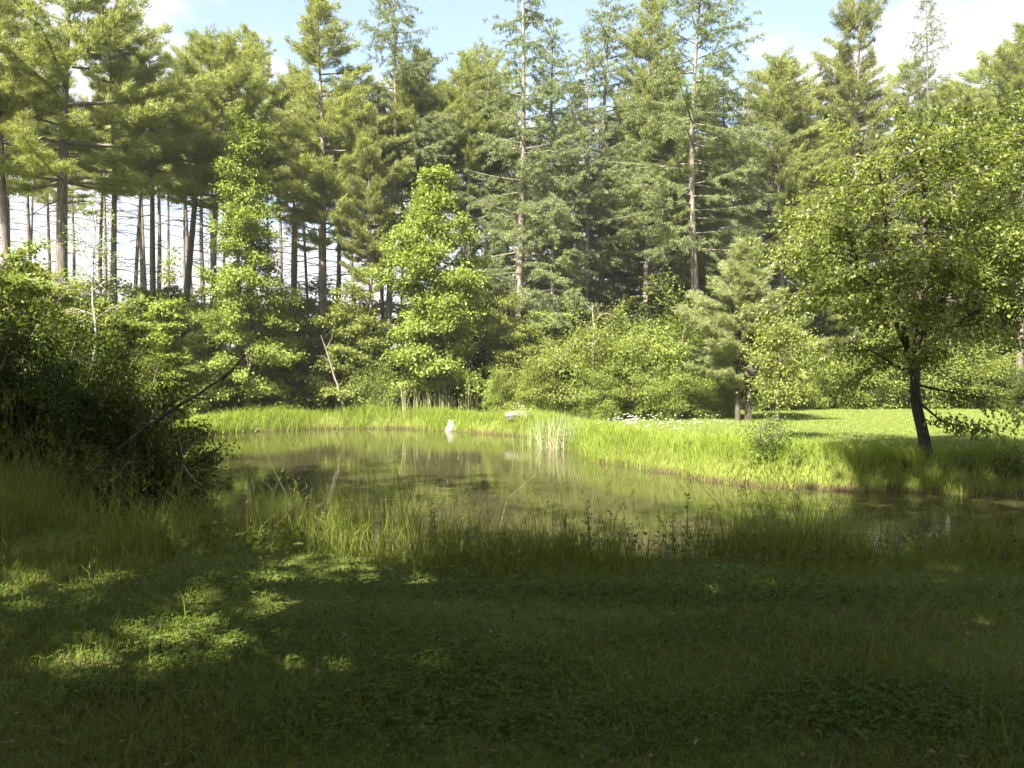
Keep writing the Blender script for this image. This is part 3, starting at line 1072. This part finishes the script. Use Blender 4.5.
main = [loc(928, 470), loc(924, 440), loc(917, 405), loc(912, 375)]
st = [
    (main + [loc(916, 340, .1), loc(922, 290, .2), loc(926, 225, .3), loc(920, 160, .3), loc(917, 108, .2)], 0.118),
    ([loc(914, 385), loc(908, 350, -.1), loc(900, 310, -.3), loc(888, 250, -.6), loc(882, 195, -.7), loc(876, 150, -.7)], 0.055),
    ([loc(915, 360, .05), loc(935, 315, .3), loc(958, 260, .7), loc(975, 200, .8), loc(988, 148, .8)], 0.06),
    ([loc(908, 350, -.1), loc(890, 315, -.7), loc(862, 280, -1.1), loc(848, 235, -1.2)], 0.045),
    ([loc(922, 320, .1), loc(950, 330, -.6), loc(990, 300, -1.0), loc(1015, 250, -1.1)], 0.05),
]
Ht = Z(98, Yt) - base


def tenv(t_):
    if t_ < 0.25:
        return 0.5
    return 1.95 * (0.75 + 0.35 * math.sin((t_ - 0.25) / 0.75 * 3.0)) * (1.05 - 0.75 * max(0, (t_ - 0.5) / 0.5))


wt = broad(81, st, Ht, tenv, nleaf=50000, leaf=(0.05, 0.115), lw=0.6, nlimb=120, limb0=0.42, flat=0.8, spread=0.10, el=(-0.15, 0.8), bark='darkb', mat_n='pondtree', droop=0.28, sub=7, hang=0.1)
# low limb with hanging leaves reaching right, and one drooping left
rng = np.random.default_rng(82)
lb, tb = MB(), MB()
for ptsl in ([loc(917, 400), loc(940, 420, -.4), loc(965, 428, -.6), loc(1005, 432, -.8)], [loc(917, 385), loc(950, 392, -.4), loc(990, 400, -.6), loc(1030, 420, -.8)],
             [loc(912, 375), loc(870, 350, -.3), loc(830, 352, -.5), loc(800, 385, -.6)], [loc(912, 370), loc(880, 362, .3), loc(850, 380, .4), loc(838, 400, .4)]):
    tube(tb, ptsl, [0.03, 0.02, 0.012, 0.005], 5)
    q = np.array(ptsl)
    uu = rng.uniform(0.30, 1, 420) * 3
    P = np.stack([np.interp(uu, range(4), q[:, k]) for k in range(3)], 1) + rng.normal(size=(420, 3)) * np.array([.14, .16, .10])
    leaves(lb, P, rng.normal(size=P.shape) * .6 + np.array([0.2, 0, -.5]), np.array([0, 0, 1]) + rng.normal(size=P.shape) * .5, rng.uniform(.07, .12, 420), rng.uniform(.04, .065, 420))
e = plant('waterside_tree', wt, (xt, Yt, base), 0, 1.0, 'leafy tree with leaning dark trunk on the right bank of the pond', 'tree')
link('low_limbs', tb.mesh('low_limbs', M['darkb'], True), e)
link('low_foliage', lb.mesh('low_foliage', M['pondtree']), e)

# thin sapling left of it
Hp = Z(330, 21)
sp_ = broad(83, [(stem(Hp, (0.1, 0)), 0.035)], Hp, lambda t_: 0.7 * (1.1 - t_ * .6), nleaf=4200, leaf=(0.06, 0.1), nlimb=26, limb0=0.35, mat_n='broad', bark='stemb', flat=0.6)
x = X(778, 21)
plant('sapling', sp_, (x, 21, hz_at(x, 21)), 0, 1.0, 'thin leafy sapling on the lawn between young pine and waterside tree', 'sapling')


# ------------------------------------------------------------------ dead wood, boulders
def limb_thing(name, polylines, material, label, cat):
    mb = MB()
    for pts, rad in polylines:
        p = np.array(pts, float)
        s0 = np.linspace(0, 1, len(p))
        s = np.linspace(0, 1, len(p) * 3)
        q = np.stack([np.interp(s, s0, p[:, k]) for k in range(3)], 1)
        q[1:-1] = (q[:-2] + 2 * q[1:-1] + q[2:]) / 4
        q[1:-1] += np.random.default_rng(3).normal(size=q[1:-1].shape) * rad[0] * 0.25
        tube(mb, q, np.interp(s, s0, rad), 7)
    o = link(name, mb.mesh(name, material, True))
    return tag(o, label, cat)


def W3(px, py, Y):
    return (X(px, Y), Y, Z(py, Y))


limb_thing('dead_snag', [([W3(590, 420, 31.2), W3(592, 370, 31.2), W3(594, 330, 31.2), W3(592, 302, 31.2)], [.07, .06, .05, .015]),
                         ([W3(594, 335, 31.2), W3(584, 322, 31.1), W3(574, 318, 31)], [.022, .015, .006]),
                         ([W3(593, 322, 31.2), W3(605, 312, 31), W3(617, 318, 30.9)], [.022, .015, .006]),
                         ([W3(594, 345, 31.2), W3(601, 335, 31.1), W3(603, 345, 31)], [.03, .02, .008]),
                         ([W3(593, 312, 31.2), W3(585, 303, 31.1), W3(582, 294, 31)], [.025, .015, .006])],
           M['deadw'], 'bleached dead snag with broken limbs rising behind the bright thicket', 'dead tree')
limb_thing('leaning_stem', [([W3(345, 412, 33.3), W3(338, 388, 33.2), W3(330, 362, 33.1), W3(321, 335, 33)], [.05, .045, .035, .01]),
                            ([W3(330, 362, 33.1), W3(323, 356, 33), W3(317, 356, 32.9)], [.02, .012, .005]),
                            ([W3(326, 350, 33.1), W3(332, 338, 33), W3(334, 328, 32.9)], [.02, .012, .005])],
           M['deadw'], 'pale dead stem leaning left on the far shore between slim tree and maple', 'dead tree')
limb_thing('bare_branch', [([W3(118, 450, 13.2), W3(150, 424, 13.1), W3(190, 398, 12.9), W3(222, 380, 12.8), W3(252, 350, 12.6)], [.036, .03, .024, .015, .005]),
                           ([W3(190, 398, 12.9), W3(212, 398, 12.8), W3(230, 404, 12.7)], [.016, .011, .004]),
                           ([W3(222, 380, 12.8), W3(238, 366, 12.8), W3(242, 374, 12.8)], [.014, .01, .004]),
                           ([W3(160, 418, 13.1), W3(172, 396, 13.1), W3(176, 376, 13.1)], [.016, .011, .004])],
           M['darkb'], 'bare dark branch slanting up out of the left brush over the water', 'branch')
limb_thing('bare_branch', [([W3(178, 492, 12.6), W3(183, 460, 12.5), W3(179, 438, 12.4), W3(172, 420, 12.3)], [.013, .011, .008, .003]),
                           ([W3(183, 465, 12.5), W3(192, 478, 12.4), W3(202, 486, 12.3)], [.012, .009, .004]),
                           ([W3(182, 456, 12.5), W3(190, 444, 12.4), W3(200, 440, 12.3)], [.01, .008, .003])],
           M['deadw'], 'thin pale twig standing in the water beside the left brush', 'branch')


def boulder(name, px, py, Y, sx_, sy_, sz_, seed, label):
    import bmesh
    bm = bmesh.new()
    bmesh.ops.create_icosphere(bm, subdivisions=4, radius=1)
    r_ = np.random.default_rng(seed)
    planes = [(unit(r_.normal(size=3)), r_.uniform(0.68, 0.9)) for _ in range(22)]
    for v in bm.verts:
        c_ = np.array(v.co)
        for n_, d_ in planes:
            k_ = c_ @ n_
            if k_ > d_:
                c_ = c_ - n_ * (k_ - d_) * 0.97
        c_ = c_ + 0.03 * np.sin(c_[[1, 2, 0]] * 7 + seed) + 0.015 * np.sin(c_[[2, 0, 1]] * 19)
        wd_ = 1.15 - 0.3 * c_[2]
        v.co = (c_[0] * sx_ * wd_, c_[1] * sy_ * wd_, c_[2] * sz_)
    me = bpy.data.meshes.new(name)
    bm.to_mesh(me)
    bm.free()
    me.materials.append(M['rock'])
    o = link(name, me)
    o.location = (X(px, Y), Y, Z(py, Y))
    return tag(o, label, 'boulder')


boulder('boulder', 451, 431, 31.4, 0.25, 0.24, 0.52, 11, 'small upright pale boulder standing at the far water edge')
boulder('boulder', 521, 416, 29.6, 0.60, 0.35, 0.24, 8, 'flat pale boulder lying in the grass left of the reeds')

# ------------------------------------------------------------------ grass
rng = np.random.default_rng(99)
# near lawn, shorter and thinner with distance from the lens
n = 190000
Y_ = 1.6 + 7.0 * rng.random(n) ** 1.25
X_ = (rng.random(n) * 2 - 1) * (0.78 * Y_ + 1.0)
d = sdf(X_, Y_)
patch = wob(X_, Y_, 1.7, 21) + 0.6 * wob(X_, Y_, 4.5, 22)
worn = np.exp(-(((X_ - 0.45) / 0.75) ** 2 + ((Y_ - 5.75) / 0.33) ** 2)) + 0.8 * np.exp(-(((X_ - 2.6) / 0.8) ** 2 + ((Y_ - 4.9) / 0.35) ** 2))
keep = (d > 0.6) & (rng.random(n) < 0.72 + 0.5 * patch) & (rng.random(n) > worn * 0.55)
X_, Y_, d, patch = X_[keep], Y_[keep], d[keep], patch[keep]
Hh = rng.uniform(0.025, 0.10, len(X_)) * (1 + 0.6 * np.clip(patch, -0.6, 1)) * (1 + 0.5 * (rng.random(len(X_)) > 0.97) + 1.6 * (rng.random(len(X_)) > 0.994))
mb = MB()
blades(mb, np.stack([X_, Y_, height(X_, Y_, d) - 0.004], 1), Hh, rng.uniform(0.0035, 0.0065, len(X_)), rng.uniform(0.2, 1.2, len(X_)))
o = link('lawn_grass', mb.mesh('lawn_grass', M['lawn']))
tag(o, 'short uneven shaded lawn grass in the foreground before the pond', 'grass', kind='stuff')

# clover patches and low broad weeds in the lawn
mb = MB()
for (cx, cy_, rx, ry, nn) in [(X(880, 4.1), 4.1, 0.55, 0.28, 2600), (X(470, 4.6), 4.6, 0.6, 0.3, 2400), (X(330, 5.4), 5.4, 0.8, 0.3, 2200), (X(380, 4.0), 4.0, 0.5, 0.25, 1500),
                             (X(60, 5.6), 5.6, 0.6, 0.3, 1400), (X(700, 5.3), 5.3, 0.9, 0.3, 1800), (X(120, 4.3), 4.3, 0.3, 0.15, 700), (X(600, 3.9), 3.9, 0.6, 0.25, 1300), (X(200, 4.9), 4.9, .7, .3, 1500),
                             (X(430, 6.3), 6.3, 1.6, 0.2, 2600), (X(640, 6.2), 6.2, 1.3, 0.2, 2200), (X(200, 6.6), 6.6, 1.2, 0.25, 1800), (X(850, 6.1), 6.1, 1.6, .25, 2200)]:
    nn = nn // 2
    px_ = cx + rng.normal(size=nn) * rx * 0.8
    py_ = cy_ + rng.normal(size=nn) * ry * 0.9
    pz = height(px_, py_) + rng.uniform(0.02, 0.075, nn)
    for k in range(3):
        a = rng.uniform(0, 6.28, nn)
        A = np.stack([np.cos(a), np.sin(a), rng.normal(size=nn) * 0.25], 1)
        leaves(mb, np.stack([px_, py_, pz], 1), A, np.array([0, 0, 1]) + rng.normal(size=(nn, 3)) * 0.3, rng.uniform(0.016, 0.032, nn), rng.uniform(0.014, 0.026, nn))
o = link('clover_patches', mb.mesh('clover_patches', M['clover']))
tag(o, 'low dark clover and broad-leaved weeds matted in the foreground lawn', 'ground cover', kind='stuff')

# fallen leaves and bits of thatch
n = 900
Y_ = 2.2 + 5.0 * rng.random(n)
X_ = (rng.random(n) * 2 - 1) * (0.75 * Y_ + 0.5)
mb = MB()
P = np.stack([X_, Y_, height(X_, Y_) + rng.uniform(0.015, 0.05, n)], 1)
leaves(mb, P, rng.normal(size=(n, 3)) * np.array([1, 1, .25]), np.array([0, 0, 1]) + rng.normal(size=(n, 3)) * .35, rng.uniform(.02, .06, n), rng.uniform(.012, .03, n))
o = link('leaf_litter', mb.mesh('leaf_litter', M['litter']))
tag(o, 'dry fallen leaves scattered in the shaded foreground lawn', 'leaf litter', kind='stuff')

# tall grass of the near bank
n = 140000
X_ = rng.uniform(-13, 13, n)
Y_ = rng.uniform(5.6, 12.8, n)
d = sdf(X_, Y_)
edge = 1.9 + 0.7 * wob(X_, Y_, 1.1, 31) + np.where(X_ < -3, 1.2, 0)
clump = 0.42 + 1.15 * wob(X_, Y_, 2.6, 32)
keep = (d > -0.45) & (d < edge) & (np.abs(X_) < 0.8 * Y_ + 1.5) & (rng.random(n) < clump + 0.15) & (rng.random(n) < np.where(d < 0, 0.20, 1.0)) & ~((Y_ > 11.7) & (X_ > 5))
X_, Y_, d = X_[keep], Y_[keep], d[keep]
nn = len(X_)
hf = 0.41 + 0.36 * wob(X_, Y_, 1.9, 33)
taper = np.clip((edge[keep] - d) / 0.9, 0.15, 1)
Hh = np.clip(hf, 0.14, 1) * rng.uniform(0.55, 1.45, nn) * taper + 0.06
tall = rng.random(nn) < 0.07
Hh = np.where(tall, Hh * rng.uniform(1.4, 2.1, nn), Hh)
mb = MB()
P = np.stack([X_, Y_, np.maximum(height(X_, Y_, d), WATER - 0.05) - 0.01], 1)
blades(mb, P, Hh, rng.uniform(0.004, 0.009, nn), rng.uniform(0.1, 0.75, nn))
# seed heads on the tallest
ti = np.where(tall)[0]
hp = P[ti] + np.array([0, 0, 1.0]) * (Hh[ti] * 0.93)[:, None]
for k in range(5):
    needles(mb, hp + rng.normal(size=hp.shape) * np.array([.015, .015, .05]), np.array([0, 0, 1]) + rng.normal(size=hp.shape) * .5, np.full(len(hp), .06), np.full(len(hp), .008))
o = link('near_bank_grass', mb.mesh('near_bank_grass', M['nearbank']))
tag(o, 'tall seeding grass along the shaded near bank', 'grass', kind='stuff')

# low leafy mat at the foot of the tall grass
n = 30000
X_ = rng.uniform(-9, 10, n)
Y_ = rng.uniform(5.8, 10.5, n)
d = sdf(X_, Y_)
keep = (d > 0.2) & (d < 2.2) & (np.abs(X_) < 0.75 * Y_ + 1) & (rng.random(n) < 0.35 + 0.9 * wob(X_, Y_, 2.1, 41))
X_, Y_, d = X_[keep], Y_[keep], d[keep]
nn = len(X_)
mb = MB()
P = np.stack([X_, Y_, height(X_, Y_, d) + rng.uniform(0.03, 0.26, nn) * np.clip((2.4 - d), 0.2, 1)], 1)
A = rng.normal(size=(nn, 3)) * np.array([1, 1, .4])
leaves(mb, P, A, np.array([0, 0, 1]) + rng.normal(size=(nn, 3)) * .45, rng.uniform(.04, .085, nn), rng.uniform(.02, .045, nn))
o = link('bank_weeds', mb.mesh('bank_weeds', M['weed']))
tag(o, 'low leafy weeds at the foot of the near bank grass', 'ground cover', kind='stuff')

# far shore and peninsula tall grass
n = 380000
X_ = rng.uniform(-14, 16, n)
Y_ = rng.uniform(13.2, 36, n)
d = sdf(X_, Y_)
pen = np.clip((X_ - 0.5) / 2, 0, 1) * np.clip((24 - Y_) / 2, 0, 1)
edge = 1.7 + 1.3 * pen + 0.5 * wob(X_, Y_, 0.9, 51)
clump = 0.62 + 0.7 * wob(X_, Y_, 2.3, 52)
keep = (d > -0.12) & (d < edge) & (rng.random(n) < clump) & ((X_ > -11) | (Y_ > 27)) & ((X_ > 0) | (Y_ > 26))
X_, Y_, d = X_[keep], Y_[keep], d[keep]
nn = len(X_)
taper = np.clip((edge[keep] - d) / 1.6, 0.1, 1)
low = 1 - 0.35 * np.clip((X_ - 0) / 3, 0, 1) * np.clip((26 - Y_) / 3, 0, 1)
Hh = (0.58 + 0.28 * wob(X_, Y_, 1.4, 53)) * rng.uniform(0.6, 1.35, nn) * taper * low + 0.06
mb = MB()
P = np.stack([X_, Y_, height(X_, Y_, d) - 0.01], 1)
# blades by the water arch over it
q = np.roll(POND, -1, 0)
blades(mb, P, Hh, rng.uniform(0.007, 0.013, nn) * (1 + (Y_ > 24) * 0.4), rng.uniform(0.2, 1.0, nn))
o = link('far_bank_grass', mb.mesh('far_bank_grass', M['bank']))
tag(o, 'tall yellow-green grass lining the sunlit far bank', 'grass', kind='stuff')

# lawn behind the peninsula
n = 130000
Y_ = 16 + 26 * rng.random(n) ** 1.1
X_ = rng.uniform(-2, 1, n) * 0 + (rng.random(n) * 0.75 - 0.02) * (Y_ + 2)
d = sdf(X_, Y_)
keep = (d > 0.6) & (X_ > 1.0)
X_, Y_, d = X_[keep], Y_[keep], d[keep]
nn = len(X_)
mb = MB()
blades(mb, np.stack([X_, Y_, height(X_, Y_, d) - 0.005], 1), rng.uniform(0.03, 0.09, nn), rng.uniform(0.008, 0.016, nn), rng.uniform(0.3, 1.2, nn))
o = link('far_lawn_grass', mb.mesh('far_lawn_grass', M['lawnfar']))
tag(o, 'mown sunny lawn behind the right bank', 'grass', kind='stuff')

# forest floor brush: low leaves under the trees
n = 26000
X_ = rng.uniform(-32, 34, n)
Y_ = rng.uniform(31.5, 50, n)
d = sdf(X_, Y_)
keep = (d > 1.0) & ~((X_ > 6) & (Y_ < 40))
X_, Y_ = X_[keep], Y_[keep]
nn = len(X_)
mb = MB()
hb = 0.3 + 0.9 * np.clip(wob(X_, Y_, 1.2, 61) + 0.3, 0, 1)
P = np.stack([X_, Y_, height(X_, Y_) + rng.random(nn) * hb], 1)
leaves(mb, P, rng.normal(size=(nn, 3)), np.array([0, 0, 1]) + rng.normal(size=(nn, 3)) * .5, rng.uniform(.12, .22, nn), rng.uniform(.07, .14, nn))
o = link('forest_floor_brush', mb.mesh('forest_floor_brush', M['weed']))
tag(o, 'low ferny brush covering the forest floor', 'ground cover', kind='stuff')

# ------------------------------------------------------------------ reeds, plumes, flowers, weeds
rng = np.random.default_rng(123)


def reed_patch(name, cx, cy_, rx, ry, n_, h0, h1, zb, label, dead_n=60, dead_h=0.7, bend=1.0):
    e = bpy.data.objects.new(name, None)
    COL.objects.link(e)
    e.location = (cx, cy_, zb)
    tag(e, label, 'reeds')
    mb = MB()
    P = np.stack([rng.normal(size=n_) * rx, rng.normal(size=n_) * ry, np.full(n_, -0.1)], 1)
    blades(mb, P, rng.uniform(h0, h1, n_), rng.uniform(0.012, 0.022, n_), rng.uniform(0.02, 0.35, n_))
    tag(link('blades', mb.mesh(name, M['reed']), e), kind='stuff')
    mb = MB()
    P = np.stack([rng.normal(size=dead_n) * rx * .8, rng.normal(size=dead_n) * ry - 0.15, np.full(dead_n, -0.05)], 1)
    a = rng.uniform(0, 6.28, dead_n)
    for p_, a_ in zip(P, a):
        L = dead_h * rng.uniform(.5, 1.2)
        tl = rng.uniform(0.1, 1.0) * bend
        k_ = p_ + np.array([math.cos(a_) * L * tl * .5, math.sin(a_) * L * tl * .3, L * .7])
        tube(mb, [p_, k_, k_ + np.array([math.cos(a_) * L * .4 * bend, 0, -L * rng.uniform(-.3, .55) if bend > .5 else L * .3])], [.010, .008, .005], 4)
    tag(link('dead_stalks', mb.mesh(name + '_stalks', M['straw']), e), kind='stuff')
    return e


reed_patch('reed_clump', X(562, 24.3), 24.3, 0.42, 0.7, 420, 0.7, 1.25, WATER, 'grey-green reed clump with bent straw stalks in the inlet by the peninsula', 70, 0.75)
reed_patch('reed_clump', X(440, 33.2), 33.2, 1.15, 0.25, 220, 0.9, 1.5, -0.1, 'row of tall thin reeds in front of the bright maple', 26, 1.4, 0.15)

# white wildflowers
mb = MB()
for (px, py, Y, rx, ry, nn, zz) in [(632, 417, 23.0, .7, 1.2, 70, .42), (700, 421, 23, .8, 1.5, 26, .45), (520, 410, 30.5, .4, .5, 22, .5), (660, 430, 21, .6, 1.0, 20, .5)]:
    x_ = X(px, Y) + rng.normal(size=nn) * rx * .6
    y_ = Y + rng.normal(size=nn) * ry * .6
    z_ = height(x_, y_) + zz * rng.uniform(0.6, 1.25, nn)
    for k in range(6):
        a = k * 1.047 + rng.uniform(0, .5, nn)
        A = np.stack([np.cos(a), np.sin(a), np.full(nn, .15)], 1)
        leaves(mb, np.stack([x_, y_, z_], 1), A, np.tile(np.array([-.3, -.9, .8]), (nn, 1)), np.full(nn, .026), np.full(nn, .018))
o = link('wildflowers', mb.mesh('wildflowers', M['petal']))
tag(o, 'scatter of small white wildflowers in the grass of the peninsula', 'flowers', kind='stuff')


# upright weeds of the near bank: stems with narrow leaves
def weed_variant(seed, H):
    r_ = np.random.default_rng(seed)
    st_, lf = MB(), MB()
    for k in range(r_.integers(2, 5)):
        b_ = r_.normal(size=2) * 0.06
        ln = r_.normal(size=2) * 0.10
        h = H * r_.uniform(.7, 1)
        s = np.linspace(0, 1, 6)
        p_ = np.stack([b_[0] + ln[0] * s ** 1.5, b_[1] + ln[1] * s ** 1.5, h * s], 1)
        tube(st_, p_, 0.006 * (1 - s) + 0.002, 4)
        nl = 26
        u = r_.uniform(.2, 1, nl)
        P = np.stack([np.interp(u, s, p_[:, k2]) for k2 in range(3)], 1)
        a = np.arange(nl) * 2.4 + r_.uniform(0, 6)
        A = np.stack([np.cos(a), np.sin(a), r_.uniform(-.1, .7, nl)], 1)
        leaves(lf, P, A, np.tile(np.array([0, 0, 1.0]), (nl, 1)), r_.uniform(.07, .13, nl) * (1.15 - .5 * u), r_.uniform(.016, .030, nl))
    return [('stems', st_.mesh('weed_stems', M['weed'])), ('foliage', lf.mesh('weed_foliage', M['weed']))]


WV = [weed_variant(200 + k, .62 + .06 * k) for k in range(4)]
GW = 'upright narrow-leaved weeds on the near bank'
for px, Y, s, lab in [
    (352, 8.6, 1.0, 'narrow-leaved weed at the left end of the bank weeds'),
    (440, 8.9, 1.05, 'leafy weed in the dark knot left of the grassy gap'),
    (455, 8.4, 1.15, 'tallest weed of the dark knot left of the grassy gap'),
    (470, 8.8, 0.95, 'shorter weed on the right of the dark knot'),
    (540, 8.6, 0.8, 'small weed alone in the grassy gap'),
    (575, 8.9, 0.95, 'first weed right of the grassy gap'),
    (592, 8.3, 1.15, 'tall arching weed against the water, second right of the grassy gap'),
    (610, 8.7, 1.1, 'weed against the water, third right of the grassy gap'),
    (632, 8.5, 0.95, 'weed against the water, fourth right of the grassy gap'),
    (655, 8.7, 1.0, 'weed against the water, fifth right of the grassy gap'),
    (676, 8.4, 1.05, 'weed against the water, last of the close row'),
    (705, 8.6, 0.85, 'lone weed just right of the close row'),
    (745, 8.5, 0.75, 'short weed in the sparse grass right of the close row'),
    (886, 8.8, 1.0, 'dark leafy weed by itself near the right of the bank'),
    (935, 8.9, 1.05, 'weed at the far right of the near bank'),
    (395, 8.5, 1.0, 'weed between the left-end weed and the dark knot'),
    (425, 8.3, 1.1, 'bushy weed on the left flank of the dark knot'),
    (500, 8.5, 0.9, 'low weed at the left side of the grassy gap'),
    (560, 8.4, 1.05, 'weed at the right side of the grassy gap'),
    (690, 8.2, 1.1, 'tall weed overlapping the water between close row and lone weed'),
    (780, 8.4, 0.95, 'weed alone in the sparse grass of the shaded bank'),
    (825, 8.6, 1.05, 'weed in the shaded bank grass left of the dark leafy weed'),
    (985, 9.0, 1.15, 'last weed of the near bank by the right frame edge'),
    (225, 8.8, 0.9, 'weed left on the near bank beside the sunny tuft'),
]:
    x = X(px, Y)
    random.seed(px)
    plant('bank_weed', WV[px % 4], (x, Y, hz_at(x, Y) - .02), random.uniform(0, 6.28), s, lab, 'weed', GW)

# leafy weeds on the right bank, below the waterside tree
lw_ = shrub(91, 0.9, 0.5, n=7, nleaf=1700, leaf=(0.06, 0.10), mat_n='weed', dens_limb=40)
BV['weedbush'] = lw_
BH['weedbush'] = 0.9
for px, Y, top, wd, lab in [(770, 16.3, 428, 1.0, 'leafy weed clump on the sunny end of the right bank'),
                            (795, 15.9, 455, 1.0, 'lower weed clump at the shade line of the right bank'),
                            (872, 15.6, 463, 1.2, 'shaded weed clump left of the waterside trunk'),
                            (905, 15.5, 460, 1.1, 'shaded weed clump touching the waterside trunk'),
                            (965, 15.2, 458, 1.3, 'dark weed clump right of the waterside trunk'),
                            (1008, 15.0, 452, 1.3, 'dark weed clump at the right frame edge of the bank')]:
    bushy('weedbush', px, Y, top, lab, 'weed', 'leafy weeds on the right bank', wd, name='leafy_weed')

# ------------------------------------------------------------------ shade trees behind and beside the photographer
sh_env = lambda t_: 4.2 * (0.55 + 0.5 * math.sin(min(1, max(0, (t_ - .15) / .85)) * 3.0)) if t_ > .2 else 2.0
shade = broad(95, [(stem(14, (0.5, 0.3), wig=.15), 0.24), (stem(12.5, (-1.6, 0.8), (0.1, 0), wig=.1), 0.15), (stem(12, (1.4, -1.2), (0, .1), wig=.1), 0.15)], 14, sh_env, nleaf=24000, leaf=(0.20, 0.30), lw=0.75, nlimb=66, limb0=0.22, flat=0.6, spread=0.22, el=(0.05, 0.8), bark='darkb', mat_n='broad', sub=7)
for x, y, s, rz, lab in [
    (1.6, -2.6, 1.4, 0.0, 'tallest shade tree, close behind the viewpoint'),
    (-3.6, -4.8, 1.0, 1.1, 'shade tree behind the viewpoint, next to the tallest one'),
    (7.2, -1.2, 1.1, 2.3, 'shade tree to the right of the viewpoint'),
    (11.5, 1.5, 1.1, 4.0, 'shade tree beside the lawn far right of the viewpoint'),
    (-7.4, -5.4, 1.0, 3.2, 'shade tree behind the viewpoint on its left'),
    (-14.0, -2.5, 0.9, 2.0, 'shade tree farthest back on the left of the viewpoint'),
    (-11.8, 2.2, 0.9, 5.0, 'shade tree beside the lawn left of the viewpoint'),
    (-11.2, 7.4, 0.75, 1.7, 'smallest shade tree, unseen, added to keep sky light off the left brush'),  # out of view, added to block sky light and darken the brush
]:
    plant('shade_tree', shade, (x, y, hz_at(x, y) - .05), rz, s, lab, 'tree', 'shade trees round the viewpoint')


# ------------------------------------------------------------------ thin haze volume, added to lighten the dark forest interior
mh, th = mat('haze_air')
pv = N(th, 'ShaderNodeVolumePrincipled')
pv.inputs['Color'].default_value = (0.95, 0.96, 0.92, 1)
pv.inputs['Density'].default_value = 0.0004
ho = N(th, 'ShaderNodeOutputMaterial')
th.links.new(pv.outputs[0], ho.inputs['Volume'])
x0, x1, y0, y1, z0, z1 = -950, 950, -550, 1450, -3.0, 30.0
me = bpy.data.meshes.new('haze')
me.from_pydata([(x0, y0, z0), (x1, y0, z0), (x1, y1, z0), (x0, y1, z0), (x0, y0, z1), (x1, y0, z1), (x1, y1, z1), (x0, y1, z1)], [],
               [(3, 2, 1, 0), (4, 5, 6, 7), (0, 1, 5, 4), (1, 2, 6, 5), (2, 3, 7, 6), (3, 0, 4, 7)])
me.materials.append(mh)
tag(link('haze', me), kind='stuff')
scene.cycles.volume_bounces = 0
